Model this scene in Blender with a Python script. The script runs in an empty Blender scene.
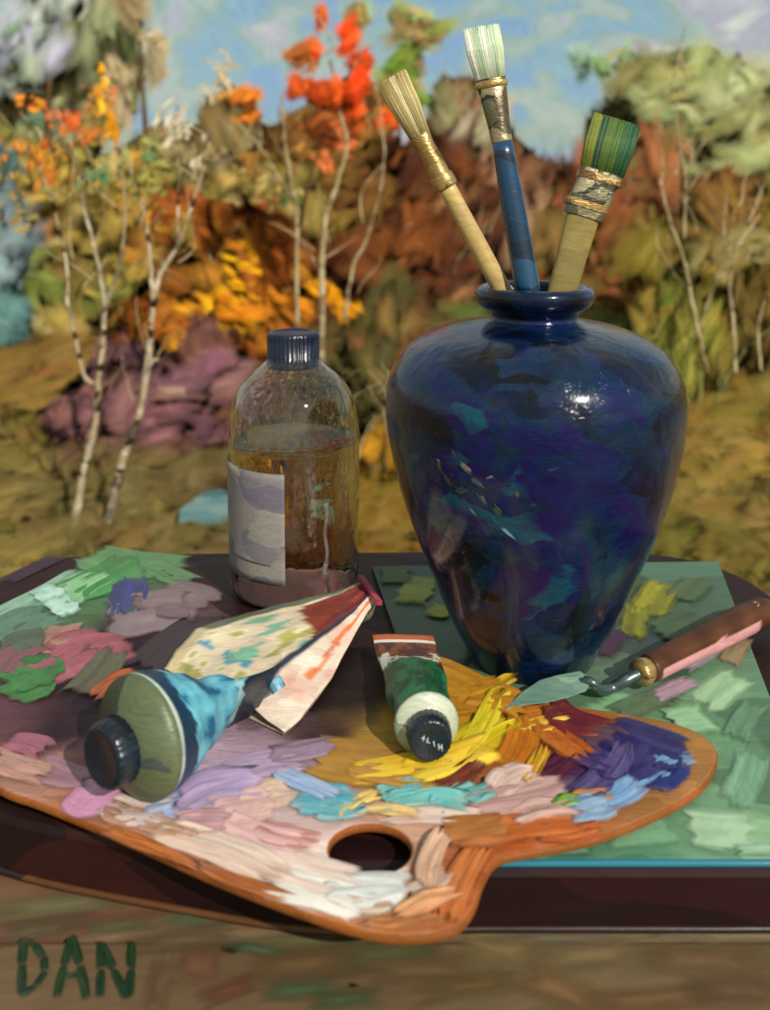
import bpy, bmesh, math, random
import numpy as np
from mathutils import Vector, noise, geometry
R = math.radians
rnd = random.Random(11)
scene = bpy.context.scene
COL = scene.collection

# ------------------------------------------------------------ camera maths
FL = 900.; PITCH = R(4); HY = 188; YC = HY+FL*math.tan(PITCH); TZ = 0.80; HC = TZ + 0.409
CF = Vector((0, math.cos(PITCH), -math.sin(PITCH)))
CU = Vector((0, math.sin(PITCH), math.cos(PITCH)))
CR = Vector((1, 0, 0)); CO = Vector((0, 0, HC))
def ray(x, y): return CF + CR*((x-385)/FL) + CU*((YC-y)/FL)
def P(x, y, z=TZ):
    r = ray(x, y); return CO + r*((z-HC)/r.z)
def D(x, y, Y):
    r = ray(x, y); return CO + r*(Y/r.y)
def zc(p): return (p-CO).dot(CF)

def lin(c):
    return c/12.92 if c <= 0.04045 else ((c+0.055)/1.055)**2.4
def hx(s, k=1.0):
    s = s.lstrip('#')
    return tuple(lin(int(s[i:i+2], 16)/255)*k for i in (0, 2, 4))
def mixc(a, b, t): return tuple(a[i]*(1-t)+b[i]*t for i in range(3))

# ------------------------------------------------------------ object helpers
def tag(o, label=None, cat=None, group=None, kind=None):
    if label: o['label'] = label
    if cat: o['category'] = cat
    if group: o['group'] = group
    if kind: o['kind'] = kind
    return o
def thing(name, label, cat, loc=(0, 0, 0), group=None):
    o = bpy.data.objects.new(name, None); COL.objects.link(o)
    o.location = loc; o.empty_display_size = .05
    return tag(o, label, cat, group)
def link(name, me, mat, parent=None, smooth=True):
    if mat and not me.materials: me.materials.append(mat)
    if smooth:
        me.polygons.foreach_set('use_smooth', [True]*len(me.polygons))
    o = bpy.data.objects.new(name, me); COL.objects.link(o)
    if parent:
        o.parent = parent
        q = parent; off = Vector((0, 0, 0))
        while q: off += q.location; q = q.parent
        o.location = -off          # mesh data is in world space
    return o
def mesh(name, V, F, mat, parent=None, cols=None, uvs=None, smooth=True, edge=None):
    me = bpy.data.meshes.new(name); me.from_pydata([tuple(v) for v in V], [], F)
    if cols is not None:
        a = me.color_attributes.new('Col', 'FLOAT_COLOR', 'POINT')
        arr = np.ones((len(V), 4), dtype=np.float32); arr[:, :3] = np.array(cols, dtype=np.float32)
        a.data.foreach_set('color', arr.ravel())
    if uvs is not None:
        l = me.uv_layers.new(name='UVMap'); vi = np.zeros(len(me.loops), dtype=np.int32)
        me.loops.foreach_get('vertex_index', vi)
        l.data.foreach_set('uv', np.array(uvs, dtype=np.float32)[vi].ravel())
        if edge:
            l2 = me.uv_layers.new(name='Edge'); l2.data.foreach_set('uv', np.array(edge, dtype=np.float32)[vi].ravel())
    me.update()
    return link(name, me, mat, parent, smooth)
def from_bm(name, bm, mat, parent=None, smooth=True):
    bmesh.ops.recalc_face_normals(bm, faces=bm.faces)
    me = bpy.data.meshes.new(name); bm.to_mesh(me); bm.free()
    return link(name, me, mat, parent, smooth)

# ------------------------------------------------------------ materials
def newmat(name):
    m = bpy.data.materials.new(name); m.use_nodes = True
    nt = m.node_tree; return m, nt, nt.nodes['Principled BSDF']
def N(nt, t, **kw):
    n = nt.nodes.new(t)
    for k, v in kw.items():
        if k in n.inputs: n.inputs[k].default_value = v
        else: setattr(n, k, v)
    return n
def math_n(nt, op, a, b=None, c=None):
    n = nt.nodes.new('ShaderNodeMath'); n.operation = op
    for i, v in enumerate((a, b, c)):
        if v is None: continue
        if hasattr(v, 'links'): nt.links.new(v, n.inputs[i])
        else: n.inputs[i].default_value = v
    return n.outputs[0]
def mixn(nt, f, a, b, bt='MIX'):
    n = nt.nodes.new('ShaderNodeMix'); n.data_type = 'RGBA'; n.blend_type = bt
    for i, v in ((0, f), (6, a), (7, b)):
        if hasattr(v, 'links'): nt.links.new(v, n.inputs[i])
        elif i == 0: n.inputs[0].default_value = v
        else: n.inputs[i].default_value = (*v[:3], 1)
    return n.outputs[2]
def ramp(nt, fac, cols, interp='CONSTANT'):
    r = nt.nodes.new('ShaderNodeValToRGB'); cr = r.color_ramp; cr.interpolation = interp
    n = len(cols)
    while len(cr.elements) < n: cr.elements.new(0.5)
    for i, c in enumerate(cols):
        cr.elements[i].position = i/n if interp == 'CONSTANT' else i/max(1, n-1)
        cr.elements[i].color = (*c[:3], 1)
    nt.links.new(fac, r.inputs[0]); return r.outputs[0]

def strokes_tex(nt, scale, stretch, rot, seed, warp=0.25):
    """oil-brush cells: warped, stretched voronoi; returns (random value, edge distance, bristle)"""
    tc = N(nt, 'ShaderNodeTexCoord')
    nz = N(nt, 'ShaderNodeTexNoise', Scale=scale*0.55, Detail=2.0)
    nt.links.new(tc.outputs['Object'], nz.inputs['Vector'])
    sub = N(nt, 'ShaderNodeVectorMath', operation='SUBTRACT'); sub.inputs[1].default_value = (.5, .5, .5)
    nt.links.new(nz.outputs['Color'], sub.inputs[0])
    scl = N(nt, 'ShaderNodeVectorMath', operation='SCALE'); scl.inputs['Scale'].default_value = warp*4/scale
    nt.links.new(sub.outputs[0], scl.inputs[0])
    add = N(nt, 'ShaderNodeVectorMath', operation='ADD')
    nt.links.new(tc.outputs['Object'], add.inputs[0]); nt.links.new(scl.outputs[0], add.inputs[1])
    mp = N(nt, 'ShaderNodeMapping'); mp.inputs['Rotation'].default_value = rot
    mp.inputs['Location'].default_value = (seed*3.1, seed*1.7, seed*2.3)
    mp.inputs['Scale'].default_value = (1/stretch, 1, 1)
    nt.links.new(add.outputs[0], mp.inputs[0])
    vo = N(nt, 'ShaderNodeTexVoronoi', Scale=scale); nt.links.new(mp.outputs[0], vo.inputs['Vector'])
    mp2 = N(nt, 'ShaderNodeMapping'); mp2.inputs['Rotation'].default_value = rot
    mp2.inputs['Scale'].default_value = (.12, 1, 1)
    nt.links.new(add.outputs[0], mp2.inputs[0])
    br = N(nt, 'ShaderNodeTexNoise', Scale=scale*9, Detail=3.0); nt.links.new(mp2.outputs[0], br.inputs['Vector'])
    sp = N(nt, 'ShaderNodeSeparateColor'); nt.links.new(vo.outputs['Color'], sp.inputs[0])
    return sp.outputs[0], sp.outputs[1], vo.outputs['Distance'], br.outputs[0]

def oil(name, cols, scale=20, stretch=2.5, rot=(0, 0, .6), rough=.45, bump=.4, dist=.001, spec=.5,
        coat=0, attr=False, metal=0, attr_mix=1.0, amt=1.0):
    m, nt, b = newmat(name)
    v1, g1, d1, b1 = strokes_tex(nt, scale, stretch, rot, 1)
    v2, g2, d2, b2 = strokes_tex(nt, scale*.6, stretch*1.3, (rot[0]+.3, rot[1]+.4, rot[2]+1.3), 4)
    c1 = ramp(nt, v1, cols, 'LINEAR' if len(cols) < 3 else 'CONSTANT')
    c2 = ramp(nt, v2, cols[::-1], 'LINEAR')
    sel = math_n(nt, 'GREATER_THAN', g2, .5)
    c = mixn(nt, math_n(nt, 'MULTIPLY', sel, .85), c1, c2)
    br = math_n(nt, 'MULTIPLY_ADD', math_n(nt, 'MULTIPLY_ADD', b1, .6, math_n(nt, 'MULTIPLY', b2, .4)), .9*amt, 1-.45*amt)
    if attr:
        at = N(nt, 'ShaderNodeAttribute', attribute_name='Col')
        c = mixn(nt, attr_mix, c, at.outputs['Color'])
        val = math_n(nt, 'MULTIPLY_ADD', v1, .5*amt, 1-.25*amt)
        br = math_n(nt, 'MULTIPLY', br, val)
    hs = N(nt, 'ShaderNodeHueSaturation'); nt.links.new(c, hs.inputs['Color']); nt.links.new(br, hs.inputs['Value'])
    nt.links.new(hs.outputs[0], b.inputs['Base Color'])
    h = math_n(nt, 'ADD', math_n(nt, 'MULTIPLY', b1, 1.0), math_n(nt, 'MULTIPLY', math_n(nt, 'ADD', d1, math_n(nt, 'MULTIPLY', v1, .6)), -.5))
    bp = N(nt, 'ShaderNodeBump', Strength=bump, Distance=dist); nt.links.new(h, bp.inputs['Height'])
    nt.links.new(bp.outputs[0], b.inputs['Normal'])
    rr = math_n(nt, 'MULTIPLY_ADD', b2, .3, rough-.15); nt.links.new(rr, b.inputs['Roughness'])
    b.inputs['Specular IOR Level'].default_value = spec; b.inputs['Metallic'].default_value = metal
    if coat: b.inputs['Coat Weight'].default_value = coat; b.inputs['Coat Roughness'].default_value = .12
    return m

def dabmat(name, rough=.4, bump=.5, dist=.001, spec=.4, streak=26, hard=6., core=(.22, .25), amp=1., vary=.9):
    m, nt, b = newmat(name)
    at = N(nt, 'ShaderNodeAttribute', attribute_name='Col')
    uv = N(nt, 'ShaderNodeUVMap', uv_map='UVMap'); mp = N(nt, 'ShaderNodeMapping'); mp.inputs['Scale'].default_value = (2.0, streak, 1)
    nt.links.new(uv.outputs[0], mp.inputs[0])
    nz = N(nt, 'ShaderNodeTexNoise', Scale=1.0, Detail=3.0, Distortion=.4); nt.links.new(mp.outputs[0], nz.inputs['Vector'])
    hs = N(nt, 'ShaderNodeHueSaturation'); nt.links.new(at.outputs['Color'], hs.inputs['Color'])
    nt.links.new(math_n(nt, 'MULTIPLY_ADD', nz.outputs[0], vary, 1-vary/2), hs.inputs['Value'])
    nt.links.new(hs.outputs[0], b.inputs['Base Color'])
    bp = N(nt, 'ShaderNodeBump', Strength=bump, Distance=dist); nt.links.new(nz.outputs[0], bp.inputs['Height'])
    nt.links.new(bp.outputs[0], b.inputs['Normal'])
    b.inputs['Roughness'].default_value = rough; b.inputs['Specular IOR Level'].default_value = spec
    # dry-brush edge: paint thins out in streaks along the border of a stroke
    ue = N(nt, 'ShaderNodeUVMap', uv_map='Edge'); se = N(nt, 'ShaderNodeSeparateXYZ'); nt.links.new(ue.outputs[0], se.inputs[0])
    def side(o, w): return math_n(nt, 'DIVIDE', math_n(nt, 'MINIMUM', o, math_n(nt, 'SUBTRACT', 1.0, o)), w)
    d = math_n(nt, 'MINIMUM', side(se.outputs[0], core[0]), side(se.outputs[1], core[1]))
    n2 = N(nt, 'ShaderNodeTexNoise', Scale=3.0, Detail=2.0); nt.links.new(uv.outputs[0], n2.inputs['Vector'])
    nn = math_n(nt, 'MULTIPLY_ADD', nz.outputs[0], .7, math_n(nt, 'MULTIPLY', n2.outputs[0], .5))
    al = math_n(nt, 'MULTIPLY', math_n(nt, 'SUBTRACT', math_n(nt, 'MULTIPLY', d, 1+amp*.35), math_n(nt, 'MULTIPLY', math_n(nt, 'SUBTRACT', nn, .22), amp)), hard)
    ca = nt.nodes.new('ShaderNodeClamp'); nt.links.new(al, ca.inputs[0]); nt.links.new(ca.outputs[0], b.inputs['Alpha'])
    return m
M_DAB = dabmat('oil_paint_dab', .34, .8, .0012, .45, 9, hard=2.6, core=(.24, .24), vary=.7)
M_SMEAR_REFL = dabmat('thin_smear_or_reflection', .45, .5, .0008, .3, 8, hard=2.0, core=(.30, .36), vary=.6)
M_WASH = dabmat('old_paint_wash', .55, .3, .0006, .2, 8, hard=1.0, core=(.42, .48), vary=.5)
M_LEAF = dabmat('painted_leaf', .9, .2, .006, .03, 7, hard=1.0, core=(.40, .46), amp=.8, vary=.5)
nt = M_LEAF.node_tree; pb = nt.nodes['Principled BSDF']; tr = nt.nodes.new('ShaderNodeBsdfTranslucent'); tp_ = nt.nodes.new('ShaderNodeBsdfTransparent'); ms = nt.nodes.new('ShaderNodeMixShader'); ms2 = nt.nodes.new('ShaderNodeMixShader')
asock = pb.inputs['Alpha'].links[0].from_socket; csock = pb.inputs['Base Color'].links[0].from_socket
nt.links.remove(pb.inputs['Alpha'].links[0]); pb.inputs['Alpha'].default_value = 1
nt.links.new(csock, tr.inputs['Color']); ms.inputs[0].default_value = .2; nt.links.new(pb.outputs[0], ms.inputs[1]); nt.links.new(tr.outputs[0], ms.inputs[2])
nt.links.new(asock, ms2.inputs[0]); nt.links.new(tp_.outputs[0], ms2.inputs[1]); nt.links.new(ms.outputs[0], ms2.inputs[2])
nt.links.new(ms2.outputs[0], nt.nodes['Material Output'].inputs['Surface'])

# ------------------------------------------------------------ brush strokes as geometry
class Strokes:
    def __init__(s): s.V = []; s.F = []; s.C = []; s.U = []; s.E = []
    def add(s, c, u, n, L, W, col, col2=None, relief=0., nu=5, nv=3, bend=0., ragged=.18, r=rnd, lift=0., taper=.35, rnded=.10, end=None):
        u = Vector(u).normalized(); n = Vector(n).normalized()
        v = n.cross(u).normalized(); n = u.cross(v)
        base = len(s.V); uo = r.random()*50; vo = r.random()*50
        lane0 = [r.uniform(-ragged, ragged*.3) for _ in range(nv+1)]
        lane1 = [r.uniform(-ragged, ragged*.6) for _ in range(nv+1)]
        lh = [r.uniform(.35, 1.) for _ in range(nv+1)]
        lc = [r.random() for _ in range(nv+1)]
        col2 = col2 or col
        for i in range(nu+1):
            t = i/nu
            wprof = 1-taper*abs(2*t-1)**3
            for j in range(nv+1):
                w = j/nv*2-1
                round_ = (1-abs(w)**2.5)*rnded
                tt = (t-.5)*(1+2*round_*0) + (lane1[j]*max(0, t-.5)*2 - lane0[j]*max(0, .5-t)*2)
                x = tt*L*(1+round_); y = w*.5*W*wprof + bend*W*(2*t-1)**2
                e = 0 if (j in (0, nv) or i in (0, nu)) else 1
                z = lift + (relief*lh[j]*(.7+.5*t+.25*math.sin(t*9+lc[j]*6)) if e else (-relief*.15 if relief else 0))
                s.V.append(Vector(c)+u*x+v*y+n*z)
                k = min(1, max(0, lc[j]*.75+r.uniform(-.15, .25)))
                cc = mixc(col, col2, k)
                if end:   # the loaded colour drags into the paint under it towards both ends
                    q = min(1, max(0, (abs(2*t-1)-.25-.5*lh[j])*1.3+.25*(lc[j]-.4)))
                    cc = mixc(cc, end, q)
                s.C.append(cc); s.U.append((uo+t, vo+j/nv)); s.E.append((t, j/nv))
        for i in range(nu):
            for j in range(nv):
                a = base+i*(nv+1)+j; s.F.append((a, a+nv+1, a+nv+2, a+1))
    def build(s, name, mat, parent=None):
        return mesh(name, s.V, s.F, mat, parent, s.C, s.U, edge=s.E)

def nrand(r): return Vector((r.gauss(0, 1), r.gauss(0, 1), r.gauss(0, 1)))
def jit(c, r, a=.14):
    k = 1+r.uniform(-a, a)*1.3
    return tuple(max(0, x*k*(1+r.uniform(-a, a)*.5)) for x in c)

def foliage(lobes, seed):
    """lobes: (px, py, halfw, halfh, Y, colours, n, length px, width px, angle deg, spread deg)"""
    r = random.Random(seed); S = Strokes()
    for (x, y, hw, hh, Y, cols, n, L, W, ang, spr) in lobes:
        c = D(x, y, Y); k = zc(c)/FL; rx, rz = hw*k, hh*k; ry = max(.12, min(rx, rz)*.7)
        cl = [hx(q, 1.55) for q in cols]
        ry = max(.08, min(rx, rz)*.35)
        nc = max(3, int(n/16)); cen = []
        for _ in range(nc):
            while True:
                p = Vector((r.gauss(0, .58), r.gauss(0, .5), r.gauss(0, .58)))
                if p.length < 1.45: break
            cen.append((Vector((p.x*rx, p.y*ry, p.z*rz)), r.choice(cl), r.uniform(.2, .42), R(ang+r.gauss(0, spr))))
        if n > 90:      # broad masses deep in the crown
            for _ in range(int(n*.42)):
                q, cc, cs, a0 = r.choice(cen); a = a0+r.gauss(0, .3); q = q*.86
                p = c+Vector((q.x, ry*r.uniform(.3, 1.1), q.z))+Vector((r.gauss(0, rx*cs*.3), 0, r.gauss(0, rz*cs*.3)))
                col = jit(cc, r, .12)
                S.add(p, Vector((math.cos(a), r.uniform(-.15, .15), math.sin(a))), Vector((r.gauss(.1, .1), -1, r.gauss(.3, .1))), L*k*r.uniform(1.9, 3.8), W*k*r.uniform(2.4, 4.4),
                      col, jit(mixc(col, r.choice(cl), .3), r, .08), relief=.05*W*k, nu=6, nv=6, bend=r.uniform(-.2, .2), r=r, ragged=.14, taper=r.choice((.1, .3)), rnded=.04)
        for _ in range(n):
            q, cc, cs, a0 = r.choice(cen)
            p = c+q+Vector((r.gauss(0, rx*cs*.55), r.gauss(0, ry*cs*.5), r.gauss(0, rz*cs*.55)))
            a = a0+r.gauss(0, .3)
            u = Vector((math.cos(a), r.uniform(-.2, .2), math.sin(a)))
            nrm = Vector((r.gauss(.1, .12), -1, r.gauss(.3, .14)))
            col = jit(cc if r.random() < .75 else r.choice(cl), r, .11); sz = r.choice((.6, .9, 1.3, 1.7) if n > 90 else (.45, .65, .9, 1.1))
            S.add(p, u, nrm, L*k*sz*r.uniform(1., 1.6), W*k*sz*r.uniform(1.1, 2.0), col, jit(mixc(col, r.choice(cl), .35), r, .1),
                  relief=.08*W*k, nu=5, nv=5, bend=r.uniform(-.3, .3), r=r, ragged=.17, taper=r.choice((.05, .2, .4)), rnded=.06)
    return S

def tube(pts, rads, seg=8, cap=True):
    """returns V,F of a swept tube"""
    V = []; F = []; n = len(pts); up = Vector((0.13, 1, 0.21)).normalized()
    for i, p in enumerate(pts):
        t = (pts[min(n-1, i+1)]-pts[max(0, i-1)]).normalized()
        a = t.cross(up).normalized(); b = t.cross(a)
        for k in range(seg):
            th = 2*math.pi*k/seg; V.append(p+(a*math.cos(th)+b*math.sin(th))*rads[i])
    for i in range(n-1):
        for k in range(seg):
            F.append((i*seg+k, i*seg+(k+1) % seg, (i+1)*seg+(k+1) % seg, (i+1)*seg+k))
    if cap: F.append(tuple(range(seg))[::-1]); F.append(tuple(range((n-1)*seg, n*seg)))
    return V, F
def smoothpath(pts, per=6):
    out = []; n = len(pts)
    for i in range(n-1):
        p0, p1, p2, p3 = pts[max(0, i-1)], pts[i], pts[i+1], pts[min(n-1, i+2)]
        for k in range(per):
            t = k/per
            out.append(.5*((2*p1)+(p2-p0)*t+(2*p0-5*p1+4*p2-p3)*t*t+(3*p1-p0-3*p2+p3)*t**3))
    out.append(pts[-1]); return out
class MB:
    def __init__(s): s.V = []; s.F = []
    def add(s, V, F):
        b = len(s.V); s.V += list(V); s.F += [tuple(i+b for i in f) for f in F]
    def limb(s, pxs, Y, w0, w1, wob=0., r=rnd, dy=0.):
        pts = [D(x, y, Y+dy*i/max(1, len(pxs)-1)) for i, (x, y) in enumerate(pxs)]
        pts = smoothpath(pts, 5); k = zc(pts[0])/FL; n = len(pts)
        if wob: pts = [p+Vector((r.gauss(0, wob*k), 0, 0)) for p in pts]
        rd = [(w0+(w1-w0)*i/(n-1))*k*.5*(1+r.uniform(-.12, .12)) for i in range(n)]
        s.add(*tube(pts, rd, 7))
    def build(s, name, mat, parent=None, smooth=True): return mesh(name, s.V, s.F, mat, parent, smooth=smooth)

def lathe(prof, seg=96, center=(0, 0, 0)):
    V = []; F = []; c = Vector(center)
    for (r_, z) in prof:
        for k in range(seg):
            a = 2*math.pi*k/seg; V.append(c+Vector((r_*math.cos(a), r_*math.sin(a), z)))
    for i in range(len(prof)-1):
        for k in range(seg):
            F.append((i*seg+k, i*seg+(k+1) % seg, (i+1)*seg+(k+1) % seg, (i+1)*seg+k))
    return V, F
def spl(prof, per=6):
    q = smoothpath([Vector((a, b, 0)) for a, b in prof], per); return [(max(0.0001, p.x), p.y) for p in q]

# ============================================================ SETTING
# ---- sun and sky
SUN_EL, SUN_AZ = R(36), R(148)        # azimuth clockwise from +Y
sd = Vector((math.sin(SUN_AZ)*math.cos(SUN_EL), math.cos(SUN_AZ)*math.cos(SUN_EL), math.sin(SUN_EL)))
L = bpy.data.lights.new('sun', 'SUN'); L.energy = 3.9; L.angle = R(.6); L.color = (1, .94, .85)
lo = bpy.data.objects.new('sun', L); COL.objects.link(lo); lo.rotation_euler = sd.to_track_quat('Z', 'Y').to_euler()
lo.location = (3, -3, 5)
W = bpy.data.worlds.new('World'); scene.world = W; W.use_nodes = True; nt = W.node_tree
bg = nt.nodes['Background']; sky = nt.nodes.new('ShaderNodeTexSky'); sky.sky_type = 'NISHITA'; sky.sun_disc = False
sky.sun_elevation = SUN_EL; sky.sun_rotation = SUN_AZ; sky.air_density = 1.2; sky.dust_density = 1.5
tc = N(nt, 'ShaderNodeTexCoord'); mp = N(nt, 'ShaderNodeMapping'); mp.inputs['Scale'].default_value = (1, 1, 1.5)
mp.inputs['Rotation'].default_value = (0, .5, 0)
nt.links.new(tc.outputs['Generated'], mp.inputs[0])
nz = N(nt, 'ShaderNodeTexNoise', Scale=5.0, Detail=3.0, Distortion=1.0); nt.links.new(mp.outputs[0], nz.inputs['Vector'])
addv = N(nt, 'ShaderNodeVectorMath', operation='MULTIPLY_ADD'); addv.inputs[1].default_value = (.22, .22, .22)
nt.links.new(nz.outputs['Color'], addv.inputs[0]); nt.links.new(mp.outputs[0], addv.inputs[2])
vo = N(nt, 'ShaderNodeTexVoronoi', Scale=17.0, feature='SMOOTH_F1', Smoothness=.9); nt.links.new(addv.outputs[0], vo.inputs['Vector'])
m3 = N(nt, 'ShaderNodeMapping'); m3.inputs['Scale'].default_value = (1, 1, .12); m3.inputs['Rotation'].default_value = (0, .8, 0); nt.links.new(addv.outputs[0], m3.inputs[0])
n3 = N(nt, 'ShaderNodeTexNoise', Scale=160.0, Detail=2.0); nt.links.new(m3.outputs[0], n3.inputs['Vector'])
sp = N(nt, 'ShaderNodeSeparateColor'); nt.links.new(vo.outputs['Color'], sp.inputs[0])
n4 = N(nt, 'ShaderNodeTexNoise', Scale=2.3, Detail=1.0); nt.links.new(tc.outputs['Generated'], n4.inputs['Vector'])
cl = math_n(nt, 'ADD', math_n(nt, 'MULTIPLY_ADD', n4.outputs[0], 2.4, -1.2), math_n(nt, 'MULTIPLY_ADD', sp.outputs[0], .9, .12))
clc = nt.nodes.new('ShaderNodeClamp'); nt.links.new(cl, clc.inputs[0])
tint = ramp(nt, clc.outputs[0], [(2.9, 4.9, 7.2), (3.4, 5.6, 6.4), (4.2, 5.6, 4.7), (5.4, 6.6, 5.6), (5.6, 5.3, 6.2), (8.2, 8.4, 7.2), (9.6, 9.6, 8.6)], 'LINEAR')
tv = N(nt, 'ShaderNodeHueSaturation'); nt.links.new(tint, tv.inputs['Color']); nt.links.new(math_n(nt, 'MULTIPLY_ADD', n3.outputs[0], .5, .75), tv.inputs['Value'])
nt.links.new(mixn(nt, .78, sky.outputs[0], tv.outputs[0]), bg.inputs['Color']); bg.inputs['Strength'].default_value = .085

# ---- ground: a sheet to the horizon; painted meadow colours lie as patches of grass and earth
gctl = [(30, 540, '#8a7a42'), (20, 470, '#86743c'), (90, 520, '#6f5f38'), (160, 520, '#7a6a40'), (220, 530, '#6a5a3a'), (130, 450, '#6a4a40'),
        (200, 440, '#5e4038'), (380, 520, '#8a6a2a'), (380, 420, '#5a4a2a'), (700, 400, '#84702e'), (740, 380, '#746a30'), (700, 460, '#907636'),
        (750, 480, '#9a7e3c'), (690, 520, '#8c7436'), (750, 540, '#8a7440'), (660, 540, '#7a6a34'), (720, 340, '#5e6a2a'), (690, 350, '#4f7030'), (760, 340, '#665a2c'),
        (40, 400, '#8a6a34'), (300, 520, '#5f4a30')]
GC = [(P(x, y, 0), hx(c)) for x, y, c in gctl]
GK = .98
def gcol(p):
    w = noise.noise_vector(Vector((p.x*1.4, p.y*1.2, 0)))*.35
    q = Vector((p.x+w.x, p.y+w.y*1.5, 0)); best = min(GC, key=lambda g: ((g[0].x-q.x)**2+((g[0].y-q.y)*.6)**2))
    if q.y > 8 : return hx('#7a6636', GK)
    return tuple(v*GK for v in best[1])
ys = [-30, -12, -5, -2, 0]+[.12*i for i in range(1, 80)]+[9.6+.8*i for i in range(1, 14)]+[24, 30, 45, 80, 160, 400]
xs = [-400, -150, -60, -25, -12, -8]+[-5+.12*i for i in range(0, 84)]+[6, 8, 12, 25, 60, 150, 400]
V = []; C = []
for y in ys:
    for x in xs:
        p = Vector((x, y, 0)); d = math.hypot(x, y)
        z = .035*noise.noise(Vector((x*.9, y*.9, 3)))*(min(1, max(0, (d-1.5)/1.5)))+.25*noise.noise(Vector((x*.07, y*.07, 1)))*min(1, d/30)
        V.append(Vector((x, y, z))); C.append(gcol(p))
nx = len(xs); F = [(j*nx+i, j*nx+i+1, (j+1)*nx+i+1, (j+1)*nx+i) for j in range(len(ys)-1) for i in range(nx-1)]
M_GR = oil('meadow_ground', [hx('#84703a'), hx('#6f6236'), hx('#94804a'), hx('#75502e'), hx('#5e5a2c')], 5, 2.6, (0, 0, .35), .8, .6, .03, .15, attr=True, attr_mix=.62)
tag(mesh('ground', V, F, M_GR, None, C), kind='structure')
# distant low hills
V = []; F = []; na = 160; rows = [(34, -.5), (38, .5), (44, 1.0), (60, 1.3), (90, 1.0), (130, -1)]
for ri, (rad, h) in enumerate(rows):
    for k in range(na+1):
        a = R(-80)+R(160)*k/na
        hh = h*(1+.45*noise.noise(Vector((a*3.3, ri*.3, 0)))+.12*noise.noise(Vector((a*17, ri, 4)))) if h > 0 else h
        V.append(Vector((math.sin(a)*rad, math.cos(a)*rad, hh)))
for j in range(len(rows)-1):
    for i in range(na): b = j*(na+1)+i; F.append((b, b+1, b+na+2, b+na+1))
tag(mesh('hills', V, F, oil('hill_woodland', [hx('#8a6a4a'), hx('#7c7a50'), hx('#9a8a66'), hx('#6e5a3c'), hx('#8a9a80')], .5, 1.6, (0, .5, .5), .9, .3, .2, .1)), kind='structure')
# turquoise puddle in the grass
r = random.Random(5); c0 = P(212, 522, 0)+Vector((0, 0, .045)); pv = [c0]; 
for k in range(40):
    a = 2*math.pi*k/40; rr = 1+.3*noise.noise(Vector((math.cos(a)*1.4, math.sin(a)*1.4, 9)))
    pv.append(c0+Vector((math.cos(a)*.12*rr, math.sin(a)*.2*rr, 0)))
pond = mesh('water', pv, [(0, 1+k, 1+(k+1) % 40) for k in range(40)],
     oil('pond_water', [hx('#5a8a8c'), hx('#7a9c98'), hx('#4a747a')], 14, 3, (0, 0, .2), .2, .4, .01, .5))
tag(pond, kind='structure')

# grass and fallen-leaf dabs over the ground (uncountable)
S = Strokes(); r = random.Random(21)
for i in range(3900):
    x = r.uniform(-230, 1030); y = HY+20+(600-HY-20)*r.random()**.8; p = P(x, y, 0)
    if (p-c0).length < .22: continue
    k = zc(p)/FL; c = gcol(p); c = jit(mixc(c, hx(r.choice(['#8a7434', '#94804a', '#5f6a2c', '#7a4a2c', '#8a7a4a']), GK), r.uniform(0, .45)), r, .12)
    a = r.gauss(.35, .6); up = r.random() < .18
    u = Vector((math.cos(a), math.sin(a)*.5, .3*math.sin(a))) if not up else Vector((r.gauss(0, .5), .2, 1))
    nrm = Vector((r.gauss(.05, .08), -1, r.uniform(.8, 1.1)))
    sz = r.choice((.7, 1, 1.5, 2.1)) if not up else .7
    S.add(p+Vector((0, 0, .03+.05*r.random())), u, nrm, 40*k*sz*r.uniform(.9, 1.6), 20*k*sz*r.uniform(.8, 1.5), c, jit(c, r, .08), relief=.001, nu=5, nv=5, r=r, ragged=.3, taper=r.choice((.1, .4)))
tag(S.build('grass', M_LEAF), 'ochre and olive meadow grass and fallen leaves behind the table', 'grass', kind='stuff')

# ============================================================ TREES AND SHRUBS
def barkmat(name, cols, sc=25):
    return oil(name, cols, sc, 1.6, (0, 1.4, .2), .75, .6, .004, .2)
M_BIRCH = barkmat('birch_bark', [hx('#b8a888'), hx('#a89474'), hx('#c8bca0'), hx('#2c2018'), hx('#a89478')], 30)
M_TWIG = barkmat('pale_twig', [hx('#a8946c'), hx('#c4b48c'), hx('#8a7450')], 18)
M_BROWN = barkmat('brown_bark', [hx('#5a4228'), hx('#6e5434'), hx('#46341f')], 12)
M_OLIVE = barkmat('olive_stem', [hx('#6e7440'), hx('#8a8a50'), hx('#565c30')], 14)

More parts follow.
